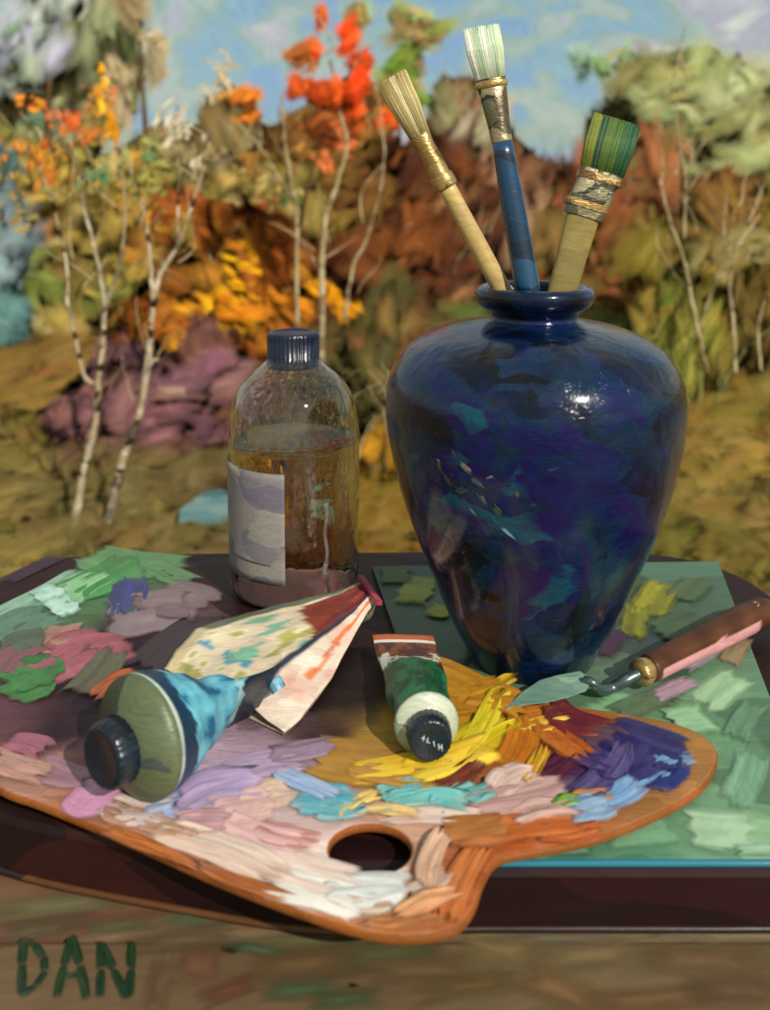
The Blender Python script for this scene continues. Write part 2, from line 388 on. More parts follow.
def tree(name, label, cat, base_px, Y, limbs, lobes, seed, bark, group=None, twigs=0, marks=False):
    bx = D(base_px, 300, Y); t = thing(name, label, cat, (bx.x, Y, 0), group)
    r = random.Random(seed); m = MB()
    for i, (pxs, w0, w1) in enumerate(limbs):
        if i == 0 or pxs[0][1] is None:
            pass
        m.limb(pxs, Y, w0, w1, .4, r, dy=r.uniform(-.15, .15) if i else 0)
    tw = MB()
    ends = [D(px, py, Y) for pxs, _, _ in limbs for px, py in pxs[1:]]
    k = zc(D(base_px, 300, Y))/FL
    for _ in range(twigs):
        p = r.choice(ends)+Vector((r.gauss(0, 6*k), r.gauss(0, .05), r.gauss(0, 12*k)))
        q = [p]; d = Vector((r.gauss(0, .6), r.gauss(0, .3), 1)).normalized()
        for s in range(4):
            d = (d+Vector((r.gauss(0, .3), r.gauss(0, .2), r.gauss(0, .15)))).normalized(); q.append(q[-1]+d*r.uniform(8, 20)*k)
        tw.add(*tube(smoothpath(q, 2), [2.0*k*.5*(1-.09*i) for i in range(9)], 5))
    m.build('trunk', bark, t)
    if twigs: tw.build('twigs', M_TWIG if bark is not M_OLIVE else M_OLIVE, t)
    if lobes: foliage(lobes, seed+100).build('crown', M_LEAF, t)
    return t
def gy(Y):  # pixel row where the ground at distance Y shows
    d = math.degrees(math.atan2(HC, Y)); return YC+FL*math.tan(R(d)-PITCH)

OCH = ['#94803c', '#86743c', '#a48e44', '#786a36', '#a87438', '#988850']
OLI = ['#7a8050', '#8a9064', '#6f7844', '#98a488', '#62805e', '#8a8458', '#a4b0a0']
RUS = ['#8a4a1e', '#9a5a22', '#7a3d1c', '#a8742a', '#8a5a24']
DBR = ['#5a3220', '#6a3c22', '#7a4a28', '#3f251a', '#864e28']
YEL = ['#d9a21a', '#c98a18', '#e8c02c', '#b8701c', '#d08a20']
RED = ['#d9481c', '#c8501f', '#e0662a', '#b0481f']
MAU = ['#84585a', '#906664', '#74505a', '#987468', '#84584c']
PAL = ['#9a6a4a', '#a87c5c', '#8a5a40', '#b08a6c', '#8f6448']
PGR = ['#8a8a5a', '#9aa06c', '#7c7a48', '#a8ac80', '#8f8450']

# far trees
tree('broadleaf_tree', 'olive green tree filling the top left corner', 'tree', 40, 9.5, [([(40, gy(9.5)), (45, 200), (50, 60)], 14, 5)],
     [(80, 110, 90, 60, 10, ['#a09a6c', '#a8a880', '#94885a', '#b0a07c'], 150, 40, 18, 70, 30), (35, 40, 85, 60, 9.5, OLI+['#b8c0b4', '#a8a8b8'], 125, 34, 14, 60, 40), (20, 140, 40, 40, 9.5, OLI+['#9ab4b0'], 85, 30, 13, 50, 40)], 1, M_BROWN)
tree('broadleaf_tree', 'brownish tree with tall narrow crown at top left', 'tree', 150, 9, [([(150, gy(9)), (148, 180), (140, 40)], 10, 4)],
     [(215, 160, 60, 46, 10, ['#a08a5c', '#a8986c', '#8f7a4c'], 100, 38, 16, 70, 30), (138, 55, 34, 66, 9, ['#8d7a58', '#9a8a65', '#7e6b4a', '#aa9a7a', '#8a8a58'], 88, 34, 12, 75, 30),
      (155, 215, 45, 60, 9, ['#8a7a4c', '#7a6a3c', '#9a8858', '#6f7444'], 200, 30, 12, 70, 30)], 2, M_BROWN)
tree('broadleaf_tree', 'leafy green and brown tree above the wooden brush', 'tree', 385, 10, [([(385, gy(10)), (388, 200), (390, 60)], 10, 4)],
     [(390, 22, 42, 38, 10, ['#7f8a44', '#9a8450', '#8a7248', '#9aaa6c'], 88, 30, 13, 50, 40), (405, 90, 34, 32, 10, ['#5c8a2c', '#7a8a3c', '#8a7440'], 90, 26, 11, 40, 40)], 3, M_BROWN)
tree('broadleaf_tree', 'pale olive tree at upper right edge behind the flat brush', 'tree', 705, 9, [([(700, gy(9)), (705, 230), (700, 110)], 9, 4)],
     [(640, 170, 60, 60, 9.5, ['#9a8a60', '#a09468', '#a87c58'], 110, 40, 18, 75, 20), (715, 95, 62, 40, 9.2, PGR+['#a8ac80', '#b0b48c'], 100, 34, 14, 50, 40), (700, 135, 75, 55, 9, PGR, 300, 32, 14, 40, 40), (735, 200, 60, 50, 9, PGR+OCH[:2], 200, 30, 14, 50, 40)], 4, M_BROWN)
tree('slender_tree', 'small light green tree against the sky right of the blue brush', 'tree', 622, 12, [([(622, gy(12)), (626, 180), (622, 60)], 5, 2), ([(625, 150), (612, 110), (600, 70)], 3, 1.5), ([(625, 120), (636, 90), (640, 50)], 3, 1.5)],
     [(615, 75, 30, 40, 12, ['#7a9464', '#84a06a', '#8ea48a', '#8aa494'], 60, 22, 11, -40, 30), (625, 140, 24, 40, 12, ['#8a9a5a', '#7a8a4a', '#a0a878'], 60, 18, 9, 60, 30)], 5, M_OLIVE)
tree('slender_tree', 'hazy pale rust tree between blue brush and flat brush', 'tree', 510, 13, [([(510, gy(13)), (512, 200), (508, 160)], 6, 3)],
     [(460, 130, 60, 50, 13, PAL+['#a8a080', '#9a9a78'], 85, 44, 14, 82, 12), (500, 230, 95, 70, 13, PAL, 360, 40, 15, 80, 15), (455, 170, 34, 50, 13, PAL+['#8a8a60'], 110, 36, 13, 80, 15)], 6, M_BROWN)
# middle shrubs
def shrub(label, x, Y, lobes, seed, bark=None, group=None):
    b = gy(Y); top = min(l[1] for l in lobes)
    limbs = [([(x+o*.3, b), (x+o, (b+top)/2), (x+o*1.8, top+10)], 6, 2) for o in (-22, 0, 25)]
    return tree('shrub', label, 'shrub', x, Y, limbs, lobes, seed, bark or M_BROWN, group, twigs=14)
shrub('dark brown thicket between bottle and vase', 335, 8, [(330, 225, 80, 85, 8, DBR, 380, 36, 15, 50, 40), (330, 320, 90, 60, 8, DBR+['#5a4a2a'], 300, 34, 15, 40, 40)], 11)
shrub('rust brown thicket behind the wooden brush', 430, 8.6, [(425, 235, 70, 85, 8.6, ['#7a4a2a', '#8a5a3a', '#6b3d24', '#5a3426', '#8a6240'], 460, 38, 15, 70, 30), (430, 330, 80, 50, 8.6, ['#4f3424', '#6a4a2c', '#5f5030'], 200, 34, 15, 40, 40)], 12)
shrub('ochre and olive thicket behind the birches', 90, 7, [(60, 165, 60, 40, 6.6, ['#b8602c', '#c8862c', '#8a7a3c', '#a89a60'], 90, 18, 9, 60, 50), (150, 250, 60, 60, 6.4, ['#b07a2c', '#8a5a2c', '#9a8a44'], 85, 20, 9, 60, 50), (70, 240, 95, 72, 7, OCH+['#6a7a3a'], 520, 34, 14, 60, 40), (60, 340, 80, 60, 7, OCH+['#7a4a2a'], 260, 34, 15, 40, 40), (165, 260, 50, 55, 7, OCH+RUS[:2], 200, 34, 14, 60, 30)], 13)
shrub('rusty orange bush with bright yellow leaves left of the bottle', 210, 5.6, [(228, 356, 28, 34, 4.7, YEL, 85, 38, 13, -50, 12), (212, 300, 44, 52, 4.9, ['#c08a20', '#a8641c', '#98582a', '#d09a18'], 80, 28, 8, -40, 18), (322, 305, 40, 22, 4.9, ['#c98a18', '#b87020', '#d9a21a'], 36, 26, 8, -35, 14), (190, 330, 65, 62, 5.6, RUS, 330, 34, 14, -40, 30), (245, 270, 80, 50, 5.6, RUS+['#b8842c'], 240, 38, 13, -35, 20)], 14)
shrub('olive gold bush below the red leaved sapling', 270, 6.6, [(268, 200, 56, 52, 6.6, ['#8c7a3c', '#a08c4c', '#7a6a34', '#6d7a3a', '#b8a468', '#8a6a30'], 400, 26, 11, 60, 50), (330, 150, 50, 50, 6.6, ['#7a5a2c', '#8a6a34', '#6a4424'], 200, 28, 11, 60, 40)], 15)
shrub('rust and olive thicket right of the flat brush', 650, 8.2, [(640, 260, 80, 70, 8.2, ['#7a4a2a', '#6e5a2c', '#8a5030', '#7a6638', '#94603c'], 420, 36, 15, 60, 40), (610, 200, 30, 40, 8.2, ['#8a4a30', '#a06040', '#7a6a40'], 100, 28, 12, 60, 30), (640, 330, 80, 40, 8.2, OCH, 160, 32, 14, 30, 40)], 16)
shrub('ochre bush at right edge above the meadow', 735, 6.6, [(735, 265, 65, 55, 6.6, ['#7c6a2c', '#8a7230', '#6a5e28', '#7a5a30', '#8f8450'], 330, 32, 13, 60, 40), (705, 335, 60, 40, 6.6, ['#6a7030', '#7a6a2c', '#5a7a34', '#8a7434'], 180, 30, 12, 70, 40)], 17)
shrub('purple mauve heather bush behind the birch trunks', 140, 4.0, [(130, 425, 66, 44, 4.0, MAU, 380, 38, 17, 20, 40), (205, 425, 40, 60, 4.0, MAU+['#5a3a30', '#6a4a30'], 220, 36, 15, 40, 40)], 18)
shrub('low brown olive and gold plants right behind the bottle', 385, 3.5, [(380, 500, 30, 36, 3.5, ['#b98a20', '#8a6a24', '#6a5a28', '#a87c20'], 110, 26, 14, 50, 40), (385, 400, 32, 70, 3.9, ['#5f5430', '#7a6434', '#6a4a2c', '#4f4a2a'], 190, 34, 14, 75, 25), (300, 460, 70, 60, 3.7, ['#5a4228', '#6a5030', '#4a3424', '#7a5c34'], 240, 34, 14, 60, 40)], 19)
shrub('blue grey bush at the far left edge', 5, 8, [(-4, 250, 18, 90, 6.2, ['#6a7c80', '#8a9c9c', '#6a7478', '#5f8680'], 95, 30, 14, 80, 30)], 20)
# near saplings
b = gy(2.95)
tree('birch_tree', 'left birch with forked thin white trunk and orange leaves', 'tree', 73, 2.95,
     [([(70, b), (75, 520), (82, 480), (92, 440), (97, 410), (98, 385)], 9, 5.5), ([(98, 388), (84, 375), (76, 340), (68, 300), (66, 260), (48, 190), (25, 140)], 5, 2),
      ([(98, 388), (103, 340), (104, 300), (95, 250), (82, 200), (75, 150)], 6, 2), ([(104, 310), (118, 270), (125, 220), (122, 170)], 4, 1.5)],
     [(75, 130, 44, 34, 2.95, ['#c4602a', '#c8862c', '#b5512b', '#c46a40', '#8a7a48'], 85, 13, 7, 60, 60), (106, 108, 8, 40, 2.95, ['#d0981c', '#c48a1c', '#e0b030'], 26, 18, 8, 95, 12),
      (45, 180, 46, 40, 2.95, ['#8a7a3c', '#a08a3c', '#b07a30'], 80, 14, 7, 60, 40), (110, 190, 45, 44, 2.95, ['#8a7a48', '#8c8a4a', '#5a7a54'], 80, 14, 7, 60, 40)], 31, M_BIRCH, 'birches behind the table', twigs=16)
tree('birch_tree', 'right birch with dark flecked white trunk leaning right', 'tree', 103, 3.0,
     [([(100, gy(3.0)), (108, 520), (118, 480), (124, 455), (136, 425), (144, 390), (150, 340), (153, 300)], 10.5, 5),
      ([(153, 305), (160, 275), (178, 245), (192, 205), (203, 170), (212, 130)], 6, 2), ([(153, 305), (150, 260), (146, 220), (132, 180), (122, 150)], 5, 2), ([(144, 372), (154, 360), (166, 362)], 5, 2),
      ([(178, 245), (178, 200), (182, 150), (176, 100)], 3, 1.5)],
     [(175, 100, 40, 60, 3.0, ['#a89a78', '#b8ac90', '#8a7a50', '#c0b8a0'], 80, 16, 6, 75, 25), (150, 200, 50, 50, 3.0, ['#8a7434', '#a07a34', '#7a6a38'], 85, 15, 7, 60, 40)], 32, M_BIRCH, 'birches behind the table', twigs=16)
tree('red_leaved_sapling', 'group of pale stems with orange red leaves at top centre', 'tree', 322, 4.6,
     [([(322, gy(4.6)), (322, 300), (322, 260), (326, 220), (338, 180), (347, 145), (340, 110), (330, 60)], 7, 2.5), ([(297, 330), (297, 240), (296, 205), (286, 150), (282, 90)], 4, 2),
      ([(345, 320), (352, 270), (368, 235), (380, 190), (384, 150), (376, 85)], 4, 1.5), ([(296, 205), (280, 180), (262, 150), (235, 120)], 3, 1.5)],
     [(320, 110, 52, 44, 4.9, ['#b06a34', '#a8602c', '#8a6a3c', '#c07040'], 88, 26, 12, 60, 40), (352, 60, 18, 42, 4.6, RED, 70, 25, 13, 75, 25), (316, 50, 12, 30, 4.6, ['#c8602a', '#b0683a', '#d9481c'], 30, 20, 9, 80, 25), (322, 98, 32, 18, 4.6, RED, 70, 24, 13, 40, 30), (360, 130, 14, 30, 4.6, ['#b0683a', '#8a7a3c', '#c8501f'], 26, 16, 8, 70, 30),
      (248, 102, 32, 13, 4.6, ['#c8501f', '#c87a2c', '#b0481f', '#a8803c'], 50, 18, 8, 10, 40), (290, 160, 44, 44, 4.6, ['#a8803c', '#c4a45c', '#8a5a2c', '#3c5a34', '#c4683c'], 85, 13, 6, 60, 50), (383, 130, 8, 20, 4.6, ['#c8501f', '#8a7a3c'], 8, 18, 9, 80, 20)], 34, M_TWIG, twigs=12)
tree('bare_sapling', 'thin leafless pale stems on the meadow right of the vase', 'tree', 700, 3.6,
     [([(708, 372), (700, 340), (690, 290), (684, 260), (668, 215), (660, 180)], 4.5, 2), ([(735, 376), (733, 320), (730, 280), (742, 240), (760, 215)], 4, 1.8), ([(690, 290), (672, 270), (668, 235)], 2, 1),
      ([(762, 372), (758, 330), (765, 300)], 2.6, 1.5), ([(700, 330), (712, 290), (728, 250), (735, 210)], 2, 1), ([(684, 240), (685, 180), (676, 120), (680, 90)], 2.6, 1.2)], [], 35, M_TWIG, twigs=22)
shrub('ochre and rust thicket running out past the right edge', 900, 7.4, [(880, 265, 85, 70, 7.4, OCH+RUS[:2], 300, 36, 15, 50, 40)], 37)
shrub('tuft of green and ochre tall grass right of the vase', 700, 4.6, [(700, 345, 40, 34, 4.6, ['#6f7434', '#7a7434', '#8a7434', '#667030', '#8f8a3c'], 170, 34, 7, 85, 14), (755, 340, 30, 40, 4.6, ['#6a5a2c', '#7a6430', '#5a4a28'], 110, 34, 7, 85, 14)], 36, M_OLIVE)

# ============================================================ BENCH, TRAY, GLASS
TB = TZ-.045       # bench top
M_BENCH = oil('weathered_bench_paint', [hx('#6a5236'), hx('#766244'), hx('#5a4630'), hx('#6c5038'), hx('#7c6a48'), hx('#6a5a3c'), hx('#684434')], 9, 7, (0, 0, .12), .6, .5, .002, .3)
bench = thing('wooden_bench', 'brown weathered plank bench carrying the dark tray', 'bench', (0, .5, 0))
def boxm(name, lo, hi, mat, parent, bev=.004, jitter=0):
    bm = bmesh.new(); bmesh.ops.create_cube(bm, size=1)
    for v in bm.verts:
        v.co = Vector([(lo[i]+hi[i])/2+v.co[i]*(hi[i]-lo[i]) for i in range(3)])
    bmesh.ops.bevel(bm, geom=bm.edges[:], offset=bev, segments=3, profile=.6, affect='EDGES')
    return from_bm(name, bm, mat, parent)
boxm('plank', (-.8, .12, TB-.035), (.8, .515, TB), M_BENCH, bench, .005)
boxm('plank', (-.8, .519, TB-.035), (.8, .93, TB-.001), M_BENCH, bench, .005)
for sx in (-.7, .7):
    for sy in (.2, .85): boxm('leg', (sx-.035, sy-.035, -.02), (sx+.035, sy+.035, TB-.036), M_BENCH, bench)
boxm('rail', (-.664, .83, .3), (.664, .87, .37), M_BENCH, bench)
# painted letters DAN lying on the front plank
M_LET = oil('dark_green_paint', [hx('#16281a'), hx('#203a24'), hx('#2c3a20')], 60, 3, (0, 0, 1.2), .45, .8, .001, .4)
S = Strokes(); r = random.Random(3)
def lstroke(pts, w=9, cols=('#17301c', '#2c4426')):
    for (a, b_) in zip(pts[:-1], pts[1:]):
        p0, p1 = P(*a, TB+.0006), P(*b_, TB+.0006); c = (p0+p1)/2; k = zc(c)/FL
        S.add(c, p1-p0, (0, 0, 1), (p1-p0).length*1.12, w*k*1.25, hx(cols[0]), hx(cols[1]), relief=.0014, nu=12, nv=6, r=r, ragged=.06, taper=.3)
lstroke([(24, 938), (22, 965), (22, 994)]); lstroke([(20, 940), (34, 944), (44, 958), (45, 972), (36, 986), (20, 996)], 8)
lstroke([(72, 936), (64, 966), (57, 998)]); lstroke([(72, 936), (80, 966), (87, 999)]); lstroke([(62, 977), (83, 975)], 6)
lstroke([(101, 942), (101, 970), (100, 998)]); lstroke([(101, 944), (114, 970), (127, 999)]); lstroke([(132, 942), (131, 970), (129, 999)])
S.build('lettering', M_DAB, bench)
# smears of old paint on the bench
SB = [(60, 905, 8, 120, 16, '#6f7a54', '#8a8a64'), (200, 912, 8, 60, 22, '#4a7a5a', '#5f8a64'), (330, 938, 5, 200, 14, '#5f7048', '#7a7a50'), (380, 955, 6, 100, 24, '#3c5a38', '#54603a'),
      (180, 940, 6, 90, 16, '#6a6040', '#5a4a34'), (560, 938, 0, 120, 12, '#8a8874', '#7a7460'), (680, 934, -4, 60, 10, '#a89c84', '#8a8070'), (500, 950, -8, 70, 20, '#a0905a', '#8a7440'),
      (590, 955, 4, 90, 20, '#9a8a58', '#84704a'), (700, 960, 0, 100, 22, '#8a7450', '#6a4a30'), (470, 985, 10, 80, 18, '#7a6434', '#5a4a2c'), (560, 990, -20, 70, 24, '#7a5434', '#9a7a4c'),
      (650, 1000, 5, 110, 20, '#6a4a30', '#8a6a40'), (200, 965, 0, 40, 26, '#8a5a44', '#6a4434'), (160, 985, 75, 40, 18, '#7a5a40', '#5a4434'), (230, 990, 20, 50, 14, '#7a3a30', '#5a3a2c'),
      (300, 990, 5, 60, 14, '#2c5a3c', '#3c6a44'), (345, 1000, 5, 60, 14, '#3a6a3c', '#2c4a2c'), (260, 950, -12, 50, 8, '#3c6a54', '#4a7a5a'), (40, 930, 5, 70, 16, '#5f6044', '#4a4a34'),
      (300, 965, 5, 90, 22, '#7a5c34', '#5a4a30'), (420, 970, 2, 90, 18, '#6a5434', '#8a7048'), (740, 990, 0, 80, 22, '#5f4630', '#7a6040'), (120, 925, 8, 60, 12, '#4a5a40', '#6a7050')]
def surf_dab(S, d, z, i, relief, r, nu=14, nv=9, lift=.0002, wk=1., under=None):
    x, y, ang, Lp, Wp, c1, c2 = d; c = P(x, y, z+lift*(i+1)); a = R(ang)
    e = P(x+math.cos(a)*Lp/2, y-math.sin(a)*Lp/2, z+lift*(i+1)); f = P(x-math.sin(a)*Wp/2, y-math.cos(a)*Wp/2, z+lift*(i+1))
    u = e-c; w = (f-c); un = u.normalized(); w2 = (w-un*w.dot(un)).length
    S.add(c, u, (0, 0, 1), u.length*2, w2*2.1*wk, hx(c1), hx(c2), relief=relief, nu=nu, nv=nv, r=r, ragged=.12, taper=.2 if under else .06, rnded=.08 if under else .02, bend=r.uniform(-.3, .3) if under else r.uniform(-.06, .06), end=under(c) if under else None)
r = random.Random(8)
S = Strokes()
def calm(c, t=.45, base='#6a543c'):
    a = [int(c[1+2*i:3+2*i], 16) for i in range(3)]; b = [int(base[1+2*i:3+2*i], 16) for i in range(3)]
    return '#'+''.join('%02x' % int(a[i]*(1-t)+b[i]*t) for i in range(3))
for i, d in enumerate(SB):
    d = d[:5]+(calm(d[5]), calm(d[6])); S = Strokes(); d = d[:3]+(d[3]*1.9, d[4]*1.5)+d[5:]; surf_dab(S, d, TB, i, .0004, r, lift=.00008, wk=1.5); S.build('smear_or_reflection', M_WASH, bench)

def densify(pts, per=8, closed=True):
    n = len(pts); out = []
    for i in range(n):
        p0, p1, p2, p3 = pts[(i-1) % n], pts[i], pts[(i+1) % n], pts[(i+2) % n]
        for k in range(per):
            t = k/per
            out.append(.5*((2*p1)+(p2-p0)*t+(2*p0-5*p1+4*p2-p3)*t*t+(3*p1-p0-3*p2+p3)*t**3))
    return out
def inside(p, poly):
    c = False; n = len(poly); x, y = p[0], p[1]
    for i in range(n):
        a, b_ = poly[i], poly[i-1]
        if (a[1] > y) != (b_[1] > y) and x < (b_[0]-a[0])*(y-a[1])/(b_[1]-a[1])+a[0]: c = not c
    return c
def slab(name, outline, z0, z1, mat, parent=None, hole=None, bev=.002, grid=None, colf=None, zf=None):
    """board with rounded edge from a world outline; optional hole and gridded top"""
    def ccw(o): 
        A = sum(o[i-1].x*o[i].y-o[i].x*o[i-1].y for i in range(len(o))); return o if A > 0 else o[::-1]
    o = ccw(outline); loops = [o]+([ccw(hole)] if hole else [])
    V = []; F = []; zf = zf or (lambda x, y: 0)
    rings = []
    for li, lp in enumerate(loops):
        n = len(lp); sgn = 1 if li == 0 else -1; nr = []
        for i in range(n):
            t = (lp[(i+1) % n]-lp[i-1]); nr.append(Vector((t.y, -t.x, 0)).normalized()*sgn)
        secs = [(-bev, z1), (-bev*.3, z1-bev*.3), (0, z1-bev), (0, z0+bev), (-bev*.3, z0+bev*.3), (-bev, z0)]
        st = []
        for off, z in secs:
            st.append(len(V)); V += [Vector((lp[i].x+nr[i].x*off, lp[i].y+nr[i].y*off, z+zf(lp[i].x, lp[i].y))) for i in range(n)]
        for s in range(len(secs)-1):
            for i in range(n):
                a, b_ = st[s]+i, st[s]+(i+1) % n; c, d = st[s+1]+(i+1) % n, st[s+1]+i
                F.append((a, d, c, b_) if li == 0 else (a, b_, c, d))
        rings.append((st[0], st[-1], n))
    for which, z in ((0, z1), (1, z0)):
        pts2 = []; idx = []
        for st0, st1, n in rings:
            s_ = (st0, st1)[which]
            idx += list(range(s_, s_+n)); pts2 += [Vector((V[q].x, V[q].y)) for q in range(s_, s_+n)]
        edges = []; b0 = 0
        polys = []
        for st0, st1, n in rings:
            edges += [(b0+i, b0+(i+1) % n) for i in range(n)]; polys.append([pts2[b0+i] for i in range(n)]); b0 += n
        if grid and which == 0:
            xs_ = [p.x for p in polys[0]]; ys_ = [p.y for p in polys[0]]
            x = min(xs_)
            while x < max(xs_):
                y = min(ys_)
                while y < max(ys_):
                    if inside((x, y), polys[0]) and not (len(polys) > 1 and inside((x, y), polys[1])): pts2.append(Vector((x, y))); idx.append(None)
                    y += grid
                x += grid
        vo_, _, fo, ov, _, _ = geometry.delaunay_2d_cdt(pts2, edges, [], 0, 1e-7)
        mp_ = []
        for i, v in enumerate(vo_):
            src = [q for q in ov[i] if idx[q] is not None]
            if src: mp_.append(idx[src[0]])
            else: mp_.append(len(V)); V.append(Vector((v.x, v.y, z+zf(v.x, v.y))))
        for f in fo:
            cx = sum((vo_[i] for i in f), Vector((0, 0)))/len(f)
            if inside(cx, polys[0]) and not (len(polys) > 1 and inside(cx, polys[1])):
                g = tuple(mp_[i] for i in f); F.append(g if which == 0 else g[::-1])
    cols = [colf(v) for v in V] if colf else None
    return mesh(name, V, F, mat, parent, cols, smooth=False)

tray_px = [(-75, 700), (-60, 640), (-15, 590), (28, 565), (80, 554), (230, 551), (400, 550), (540, 549), (660, 553), (735, 572), (790, 610), (850, 680), (905, 780), (925, 850), (880, 864), (760, 866), (600, 866), (480, 866), (330, 868), (180, 848), (0, 812), (-60, 770)]
M_TRAY = oil('dark_maroon_wood', [hx('#200d10'), hx('#2a1012'), hx('#1a0c0e'), hx('#301410'), hx('#1e100e')], 10, 3.2, (0, 0, .2), .5, .35, .001, .25)
tray = slab('wooden_tray', densify([P(x, y, TZ) for x, y in tray_px], 7), TB+.0005, TZ, M_TRAY, None, bev=.007)
tray = tray
tag(tray, 'dark maroon round cornered wooden tray under the still life', 'tray')
me = tray.data; me.polygons.foreach_set('use_smooth', [False]*len(me.polygons))

GZ = TZ+.0055
gl_px = [(372, 566), (718, 561), (832, 858), (472, 858)]
gp = [P(x, y, GZ) for x, y in gl_px]
def edge_pts(pts, n=16): 
    out = []
    for i in range(len(pts)):
        for k in range(n): out.append(pts[i].lerp(pts[(i+1) % len(pts)], k/n))
    return out
M_GLASS = oil('green_glass_sheet', [hx('#3c5a44'), hx('#4a6a50'), hx('#5f8464'), hx('#7a9e78'), hx('#4f7a62'), hx('#86a880'), hx('#54745a')], 15, 1.8, (0, 0, 1.2), .3, .3, .0006, .22, attr=True, attr_mix=.7)
gls = thing('glass_sheet', 'pale green glass sheet lying on the tray under the vase', 'glass sheet', (gp[0].x, gp[0].y, TZ))
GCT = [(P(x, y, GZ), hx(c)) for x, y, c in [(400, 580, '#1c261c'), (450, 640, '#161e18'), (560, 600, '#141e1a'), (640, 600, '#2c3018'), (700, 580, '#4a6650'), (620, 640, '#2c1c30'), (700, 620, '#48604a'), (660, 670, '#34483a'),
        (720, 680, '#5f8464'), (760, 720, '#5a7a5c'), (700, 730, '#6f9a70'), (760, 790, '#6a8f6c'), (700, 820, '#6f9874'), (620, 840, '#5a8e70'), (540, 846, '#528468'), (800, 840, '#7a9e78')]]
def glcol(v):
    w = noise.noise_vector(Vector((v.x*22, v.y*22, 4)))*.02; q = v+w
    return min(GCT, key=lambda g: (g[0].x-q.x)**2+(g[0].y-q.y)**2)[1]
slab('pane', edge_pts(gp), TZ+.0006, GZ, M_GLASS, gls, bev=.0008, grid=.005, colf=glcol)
m, nt, b_ = newmat('cyan_glass_edge'); b_.inputs['Base Color'].default_value = (*hx('#2a7488'), 1); b_.inputs['Roughness'].default_value = .15
mm = MB(); fa, fb = gp[3], gp[2]; fa = fa+Vector((0, -.0012, -.0022)); fb = fb+Vector((0, -.0012, -.0022))
mm.add(*tube([fa.lerp(fb, i/20) for i in range(21)], [.0022]*21, 8)); mm.build('polished_edge', m, gls)
# broad paint smears on the glass, plus painted yellow foliage and pink knife reflections
SG = [(720, 690, 40, 60, 26, '#8ab488', '#acc8a0'), (690, 760, 60, 60, 30, '#7a9e78', '#8fb48a'), (745, 780, 70, 70, 26, '#6a9474', '#8fb494'), (640, 830, 5, 90, 26, '#6a9a78', '#84ac84'),
      (560, 842, 3, 80, 20, '#5f9478', '#7aa884'), (720, 830, -5, 90, 28, '#8ab08c', '#b4d0aa'), (745, 720, 60, 50, 20, '#6f9674', '#5a7e60'), (700, 655, 30, 60, 14, '#c0a0b4', '#8a8a8c'),
      (670, 690, 25, 60, 12, '#b894a4', '#8a7a84'), (735, 650, 60, 40, 16, '#8a8464', '#9a7a5c'), (655, 600, 60, 50, 26, '#6a6a1c', '#a09a24'), (635, 620, 80, 40, 20, '#8a8a20', '#5a5a1c'), (690, 590, 40, 40, 20, '#44583a', '#5a6a44'),
      (415, 590, -5, 46, 20, '#7a8434', '#a0a844'), (440, 612, -20, 30, 10, '#a8a824', '#7a7a24'), (395, 575, 0, 40, 12, '#4a5434', '#5a6a3c'), (640, 705, 20, 60, 16, '#54644c', '#6a7e5c'), (760, 850, 0, 60, 8, '#a0c0a0', '#8ab090'),
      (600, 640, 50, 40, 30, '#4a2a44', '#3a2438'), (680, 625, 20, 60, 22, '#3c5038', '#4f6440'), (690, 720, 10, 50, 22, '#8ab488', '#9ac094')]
r = random.Random(9); S = Strokes()
for i, d in enumerate(SG):
    S = Strokes(); surf_dab(S, d, GZ, i, .0010, r, lift=.0001, wk=1.8); S.build('smear_or_reflection', M_SMEAR_REFL, gls)
# orange rim line and reflected glint at the tray foot, shaped as a strip
tp_ = [P(x, y, TZ) for x, y in tray_px]; tp_ = densify(tp_, 7); tp_ = [Vector((p.x, p.y, TB+.005)) for p in tp_]; trm = MB(); tp_ = tp_+tp_[:1]
trm.add(*tube(tp_, [.0024]*len(tp_), 8, cap=False)); trm.build('rim_and_glint_strip', oil('orange_brown_rim_glint', [hx('#6a3a1a'), hx('#3c2214'), hx('#7a4c24'), hx('#281812')], 22, 5, (0, 0, 0), .4, .4, .0008, .4), tray)
# smears on the tray; the yellow ones paint in the glint at the bottle foot
ST = [(240, 590, -55, 36, 10, '#c09a1c', '#e0b82c'), (262, 600, -30, 24, 6, '#b08a1c', '#d0a82c'), (30, 570, 25, 80, 14, '#33202c', '#3f2a36'), (150, 560, 0, 90, 10, '#3a2228', '#2a1a24'), (745, 640, 70, 60, 14, '#4a2424', '#3a1e20'),
      (560, 880, 0, 10, 4, '#7a4a20', '#5a3a1c')]
S = Strokes(); 
for i, d in enumerate(ST[:5]):
    S = Strokes(); surf_dab(S, d, TZ, i, .0006, r, lift=.0001); S.build('smear_or_reflection', M_SMEAR_REFL, tray)

